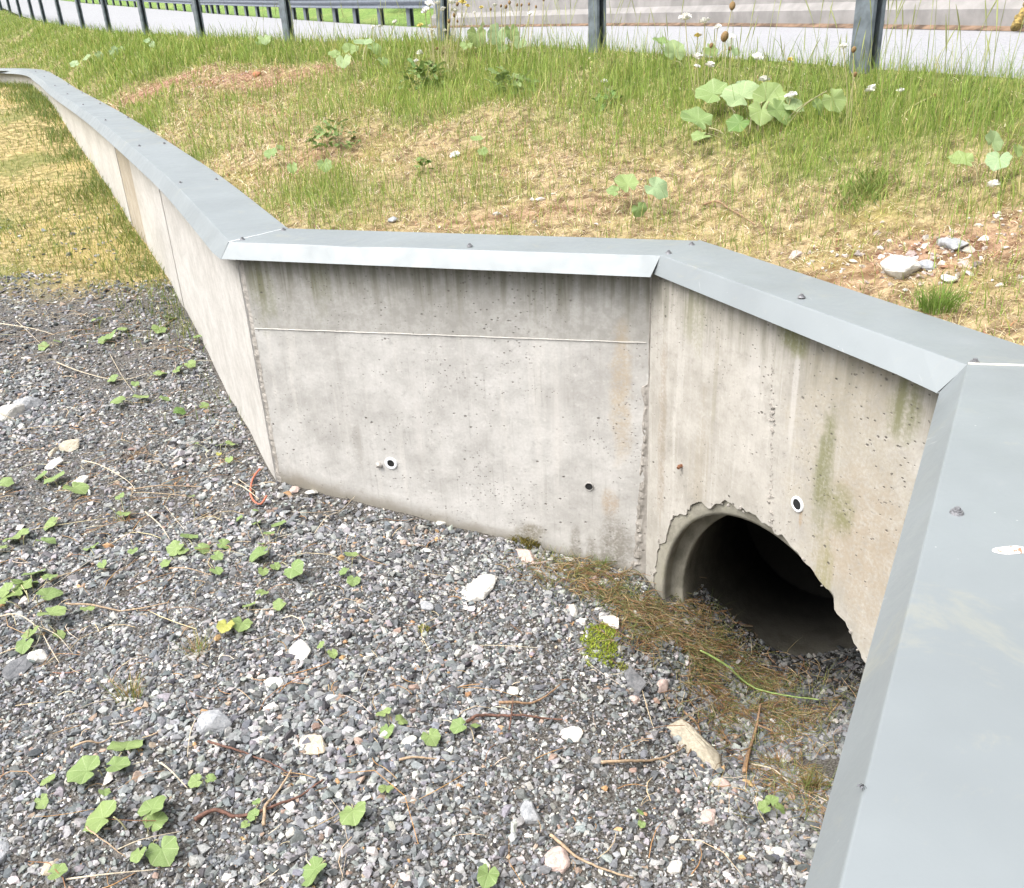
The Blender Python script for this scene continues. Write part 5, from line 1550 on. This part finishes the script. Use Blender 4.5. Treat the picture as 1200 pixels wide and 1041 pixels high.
twig('twig', 'twig', 'bowed tan stick running toward the tan boulder', [(705, 898), (730, 897), (760, 894), (785, 889), (803, 878)], 5, 'tan')
twig('twig', 'twig', 'straight tan stick near the bottom centre', [(645, 983), (660, 996), (677, 1008), (705, 1022), (742, 1035)], 5, 'tan')
twig('twig', 'twig', 'forked brown twig standing in the ditch', [(872, 912), (876, 895), (880, 878), (886, 858), (890, 836)], 7, 'brown', 0.03, None, [[(879, 884), (868, 890)], [(886, 856), (905, 867)]])
twig('twig', 'twig', 'branched thin twig on the needle mat edge', [(800, 838), (812, 850), (820, 862), (812, 880), (805, 893)], 3.5, 'brown', 0.02, None, [[(820, 862), (822, 882)], [(815, 853), (830, 848)]])
twig('grass_stalk', 'stalk', 'long green stalk lying across the ditch', [(820, 774), (850, 795), (880, 812), (915, 826), (957, 836)], 3.5, 'green', 0.05)
twig('straw', 'straw', 'looped pale straw at the left picture edge', [(0, 731), (25, 731), (47, 742), (60, 765), (73, 788)], 2.6, 'pale', 0.03, None, [[(47, 742), (70, 755), (90, 780)]])
twig('straw', 'straw', 'long horizontal straw beside the biggest leafy clump', [(78, 713), (110, 716), (140, 719), (167, 718), (200, 713)], 3.6, 'tan', 0.02)
twig('straw', 'straw', 'short thick straw right of the big pale leaves', [(190, 900), (203, 912), (221, 928)], 3.4, 'pale', 0.02)
twig('straw', 'straw', 'thin upright pale straw above the short thick straw', [(231, 853), (226, 872), (221, 893)], 2.2, 'pale', 0.03)
twig('straw', 'straw', 'pale straw left of the big pale leaf', [(85, 882), (105, 877), (120, 874), (134, 868)], 4, 'tan', 0.02)
twig('straw', 'straw', 'long straw under the bottom left seedling', [(103, 977), (120, 992), (150, 1010)], 3, 'tan', 0.025)
twig('straw', 'straw', 'slanted straw crossing under the bottom left seedling', [(140, 1002), (170, 992), (215, 978)], 2.4, 'pale', 0.02)
twig('straw', 'straw', 'straw lying along the bottom edge at left', [(80, 1037), (130, 1033), (188, 1023)], 3.2, 'pale', 0.02)
twig('straw', 'straw', 'pale straw leaning toward the right wall lip', [(880, 903), (905, 912), (925, 922), (968, 947)], 2.8, 'pale', 0.03)
twig('straw', 'straw', 'thin straws at the upper left of the gravel', [(0, 384), (40, 392), (65, 396)], 2.2, 'pale', 0.03, None, [[(20, 380), (50, 410)]])
twig('straw', 'straw', 'long thin straw crossing the far gravel', [(68, 430), (100, 444), (140, 449), (175, 443)], 2, 'pale', 0.03, None, [[(130, 420), (146, 450), (160, 470)]])
twig('straw', 'straw', 'slanting straw above the cluster left of the strap', [(98, 546), (120, 554), (148, 566), (160, 580)], 2.2, 'pale', 0.03)
twig('straw', 'straw', 'pale straw between the two middle clusters', [(172, 607), (190, 625), (200, 637)], 2.4, 'pale', 0.03, None, [[(195, 600), (218, 630)]])
twig('straw', 'straw', 'long pinkish straw below the red curled strap', [(155, 578), (190, 575), (220, 573), (238, 575)], 2.6, 'tan', 0.02)
twig('straw', 'straw', 'thin straw leaning on the foot of the middle panel', [(370, 632), (385, 615), (400, 603), (420, 585)], 2, 'pale', 0.03)
twig('straw', 'straw', 'horizontal straw on the cluster below the strap', [(200, 671), (222, 673), (250, 678)], 2.6, 'tan', 0.02)
twig('twig', 'twig', 'short brown stick below the leaf triangle', [(468, 894), (490, 893), (522, 894)], 4, 'tan', 0.014)
twig('twig', 'twig', 'fallen grey branch on the straw of the right bank', [(823, 246), (840, 244), (853, 248), (870, 260), (884, 272)], 3.6, 'brown', 0.02, upg)
P_ = [low(306, 556) + Vector((0, 0, 0.03)), low(297, 566) + Vector((0, 0, 0.02)), low(294, 580) + Vector((0, 0, 0.012)), low(298, 590) + Vector((0, 0, 0.012)), low(306, 594) + Vector((0, 0, 0.014)), low(314, 588) + Vector((0, 0, 0.03))]
V, F = tube_vf(spline(P_, 6), 0.0045, 8)
tag(link('curled_strap', pymesh('curled_strap', V, F, True), mat_plain('orange_red_plastic', (0.42, 0.13, 0.075), 0.6, 0, 0.1)), 'orange red curled plastic strap on the gravel by the first wall corner', 'strap')
twig('straw', 'straw', 'yellow stalks crossing the orange red strap', [(274, 570), (288, 578), (304, 588)], 3, 'pale', 0.02, None, [[(280, 566), (300, 582)]])

# ------------------------------------------------------------------ grass tufts and moss
def tuft(name, cat, lab, px, py, wpx, hpx, n_, cols, ground=None, droop=0.6, wid=0.0022):
    p = (ground or low)(px, py); sc = (p - CAMP).length / FPX
    P_ = np.tile(np.array(p[:]), (n_, 1)); a = rng.uniform(0, 6.28, n_); r_ = rng.uniform(0, 1, n_) ** 0.7 * wpx * sc * 0.22
    P_[:, 0] += np.cos(a) * r_; P_[:, 1] += np.sin(a) * r_; P_[:, 2] -= 0.004
    hh = rng.uniform(0.5, 1.1, n_) * hpx * sc; ln = rng.uniform(0.1, 0.5, n_) * wpx * sc * droop
    a2 = a + rng.normal(0, 0.6, n_)
    o_ = blades(name, P_ - np.array(p[:]), hh, np.full(n_, wid), np.stack([np.cos(a2) * ln, np.sin(a2) * ln], 1), rng.uniform(0.2, 1.1, n_), pick(cols, n_), M_grass)
    o_.location = p
    return tag(o_, lab, cat, 'tufts and moss')
GRN = [(0.13, 0.20, 0.04), (0.19, 0.26, 0.06)]; DRY = [(0.45, 0.34, 0.17), (0.36, 0.24, 0.11)]
tuft('grass_tuft', 'grass tuft', 'half dry grass tuft in the lower left gravel', 152, 818, 60, 42, 90, GRN + DRY, None, 0.9)
tuft('grass_tuft', 'grass tuft', 'straw yellow grass tuft above the flat grey stone', 232, 766, 56, 34, 90, DRY + DRY + GRN, None, 1.0)
tuft('grass_tuft', 'grass tuft', 'brown dead tuft on the gravel near the long wall', 158, 538, 36, 16, 60, [(0.22, 0.12, 0.06), (0.30, 0.19, 0.10)], None, 1.2)
tuft('grass_tuft', 'grass tuft', 'reddish stemmed sprout tuft left of the leaf cluster', 142, 612, 40, 22, 26, [(0.30, 0.15, 0.07), (0.30, 0.34, 0.10)], None, 1.0)
tuft('grass_tuft', 'grass tuft', 'fine green grass tuft at the wall foot left of the culvert', 705, 664, 46, 26, 80, GRN, None, 1.0, 0.0016)
tuft('grass_tuft', 'grass tuft', 'brownish green tuft close to the right wall lip', 950, 925, 40, 36, 120, [(0.20, 0.15, 0.05), (0.28, 0.17, 0.07), (0.16, 0.18, 0.05)], None, 0.9)
tuft('grass_tuft', 'grass tuft', 'orange brown tuft in the ditch beside the forked twig', 912, 898, 40, 24, 110, [(0.33, 0.18, 0.07), (0.26, 0.20, 0.08)], None, 1.1)
tuft('grass_tuft', 'grass tuft', 'fresh green tuft behind the right capping', 1100, 362, 90, 40, 240, [(0.14, 0.23, 0.04), (0.20, 0.29, 0.06)], upg, 0.5, 0.003)
def moss(lab, px, py, w, h, cols, ground, n_, hh_=0.016):
    p = ground(px, py); sc = (p - CAMP).length / FPX; fore = max(0.4, (CAMP - p).normalized().z)
    a = rng.uniform(0, 6.28, n_); r_ = rng.uniform(0, 1, n_) ** (0.5 if ground is low else 0.85)
    lx, ly = np.cos(a) * r_ * w * sc / 2, np.sin(a) * r_ * h * sc / 2 / fore
    lx += 0.25 * ly; k = r_ * (1 + 1.1 * fbm(lx * 22, ly * 22, 1.0, 3)) < 0.85; lx, ly, r_ = lx[k], ly[k], r_[k]; m = len(lx)
    bv = BL if ground is low else BU
    zz = np.array([zdrop(bv, p.x + i, p.y + j, p.z) for i, j in zip(lx, ly)]) - p.z
    P_ = np.stack([lx, ly, zz + 0.012 * (1 - r_ ** 2)], 1); a = rng.uniform(0, 6.28, m); hh = rng.uniform(0.5, 1.2, m) * hh_; ln = hh * rng.uniform(0.3, 1.0, m)
    o_ = blades('moss_cushion', P_, hh, np.full(m, 0.0045), np.stack([np.cos(a) * ln, np.sin(a) * ln], 1), rng.uniform(0.2, 1, m), pick(cols, m), M_grass)
    o_.location = p
    return tag(o_, lab, 'moss', 'tufts and moss')
moss('bright yellow green moss cushion at the ditch edge', 706, 755, 50, 56, [(0.36, 0.44, 0.04), (0.24, 0.31, 0.03), (0.40, 0.46, 0.08), (0.20, 0.22, 0.05)], low, 3600, 0.011)
moss('brown green moss lump at the foot of the middle panel', 621, 634, 40, 22, [(0.15, 0.12, 0.03), (0.20, 0.17, 0.04), (0.11, 0.10, 0.025)], low, 900, 0.045)
moss('small dull moss spot below the middle panel', 495, 739, 20, 12, [(0.30, 0.30, 0.06), (0.24, 0.22, 0.06)], low, 160, 0.010)
moss('mossy spot beside the dark boulder', 730, 785, 22, 14, [(0.30, 0.32, 0.06), (0.2, 0.2, 0.05)], low, 160, 0.012)
moss('dark green heathery cushion on the right bank', 1012, 226, 76, 34, [(0.14, 0.22, 0.04), (0.20, 0.27, 0.06), (0.30, 0.29, 0.10)], upg, 800, 0.045)

# ------------------------------------------------------------------ marks on the capping, fly, mossy branch
V = []; p = onz(1184, 649); N_ = 30
ring_ = []
for k in range(N_):
    a = 2 * math.pi * k / N_; r_ = 1 + 0.18 * mnoise.noise(Vector((math.cos(a) * 1.5, math.sin(a) * 1.5, 4)))
    ring_.append(Vector((0.030 * r_ * math.cos(a), 0.012 * r_ * math.sin(a), 0)))
V = [Vector((0, 0, 0.0022))] + [q * 0.6 + Vector((0, 0, 0.0020)) for q in ring_] + ring_
F = [(0, 1 + k, 1 + (k + 1) % N_) for k in range(N_)] + [(1 + k, 1 + N_ + k, 1 + N_ + (k + 1) % N_, 1 + (k + 1) % N_) for k in range(N_)]
t = NT('dried_dropping'); n1 = t.noise(t.coord(), 120, 4, 0.7)
mdrop = t.out(t.mix(t.step(n1, 0.52, 0.60), (0.70, 0.69, 0.66), (0.33, 0.16, 0.10)), 0.9)
tag(link('bird_dropping', pymesh('bird_dropping', V, F, True), mdrop, None, p + Vector((0, 0, 0.0065))), 'dried white and rusty bird dropping on the near capping', 'dropping')
fp = onz(1008, 924, 0.006) + Vector((0.001, 0, 0.006))
fly = empty('fly', fp, 'small black fly sitting on the fold of the near capping', 'fly')
bm = bmesh.new()
for (cx, r_, ly) in ((0, 0.0028, 1.7), (0.0062, 0.0021, 1.0)):
    q = bmesh.ops.create_uvsphere(bm, u_segments=12, v_segments=8, radius=r_)
    for v in q['verts']: v.co.x = v.co.x * ly + cx
me = bpy.data.meshes.new('body'); bm.to_mesh(me); bm.free()
for p_ in me.polygons: p_.use_smooth = True
fly.scale = (0.5, 0.5, 0.5); fly.location.z -= 0.003
b_ = link('body', me, mat_plain('fly_black', (0.012, 0.012, 0.014), 0.4), fly); b_.location = (0, 0, 0); b_.rotation_euler = (0, 0, 0.6)
for sgn in (-1, 1):
    Vw = [Vector((0.002, 0.001 * sgn, 0.002)), Vector((-0.004, 0.006 * sgn, 0.003)), Vector((-0.010, 0.005 * sgn, 0.0028)), Vector((-0.008, 0.002 * sgn, 0.0028))]
    w_ = link('wing', pymesh('wing', Vw, [(0, 1, 2, 3)]), mat_plain('fly_wing', (0.14, 0.14, 0.15), 0.3), fly); w_.location = (0, 0, 0); w_.rotation_euler = (0, 0, 0.6)
V, F = [], []
for sgn in (-1, 1):
    for dx in (-0.002, 0.001, 0.004):
        tube_vf([(dx, 0.001 * sgn, 0), (dx * 1.6, 0.005 * sgn, 0.001), (dx * 2.2, 0.008 * sgn, -0.0055)], 0.0004, 4, V, F, False)
l_ = link('legs', pymesh('legs', V, F), mat_plain('fly_leg', (0.012, 0.012, 0.012), 0.5), fly); l_.location = (0, 0, 0); l_.rotation_euler = (0, 0, 0.6)
q0 = at(1190, 33, 9.3); q1 = at(1196, 20, 9.4); q2 = at(1208, 2, 9.5); q3 = at(1216, -16, 9.6)
V, F = tube_vf([p + Vector((mnoise.noise(p * 20), 0, mnoise.noise(p * 20 + Vector((5, 0, 0))))) * 0.02 for p in spline([q0, q1, q2, q3], 8)], [(0.034 + 0.012 * math.sin(i * 1.9) + 0.010 * math.sin(i * 3.7)) * (1.25 if i < 3 else 1) for i in range(25)], 10)
tag(link('mossy_branch', pymesh('mossy_branch', V, F, True), mat_plain('mossy_bark', (0.22, 0.16, 0.05), 0.95, 0, 0.6, 30)), 'mossy brown branch standing before the barrier at the right picture edge', 'branch')
# bushes beyond the far guardrail
def shrub(lab, pos, r_, h_, n_):
    a = rng.uniform(0, 6.28, n_); e = rng.uniform(0, 1, n_); rr = rng.uniform(0.5, 1, n_) ** 0.5
    P_ = np.stack([np.cos(a) * rr * r_ * np.sqrt(1 - (e - 0.35) ** 2), np.sin(a) * rr * r_ * np.sqrt(1 - (e - 0.35) ** 2), e * h_ * (1.05 - 0.4 * rr ** 2)], 1)
    ln = rng.uniform(0.08, 0.22, n_); a2 = rng.uniform(0, 6.28, n_)
    root = empty('shrub', pos, lab, 'shrub', 'shrubs on the far bank')
    o_ = blades('foliage', P_, rng.uniform(-0.05, 0.18, n_), np.full(n_, 0.10), np.stack([np.cos(a2) * ln, np.sin(a2) * ln], 1), rng.uniform(0.2, 1, n_), pick([(0.09, 0.17, 0.03), (0.16, 0.25, 0.05), (0.24, 0.33, 0.08)], n_), M_grass)
    o_.parent = root
    V, F = [], []
    for i in range(5):
        aa = i * 1.3; tube_vf([(0, 0, -0.1), (math.cos(aa) * r_ * 0.3, math.sin(aa) * r_ * 0.3, h_ * 0.4), (math.cos(aa) * r_ * 0.6, math.sin(aa) * r_ * 0.6, h_ * 0.8)], 0.03, 5, V, F)
    s_ = link('trunk', pymesh('trunk', V, F), TW['brown'], root); s_.location = (0, 0, 0)
for (lab, px, d, off_, r_, h_) in [('leafy shrub behind the far guardrail posts, nearest the barrier', 455, 33, 3.2, 1.6, 2.2), ('leafy shrub behind the middle of the far guardrail', 388, 38, 3.4, 1.8, 2.4), ('pale leafy shrub behind the left end of the far guardrail', 300, 50, 4.0, 2.0, 2.4)]:
    i = min(range(len(farline)), key=lambda k: abs((CX + FPX * (ROT.transposed() @ (farline[k] - CAMP)).x / -(ROT.transposed() @ (farline[k] - CAMP)).z) - px) + (1000 if farline[k].y < 20 else 0))
    p = offs(farline, off_)[i]
    shrub(lab, p + Vector((0, 0, 0.3)), r_, h_, 1600)
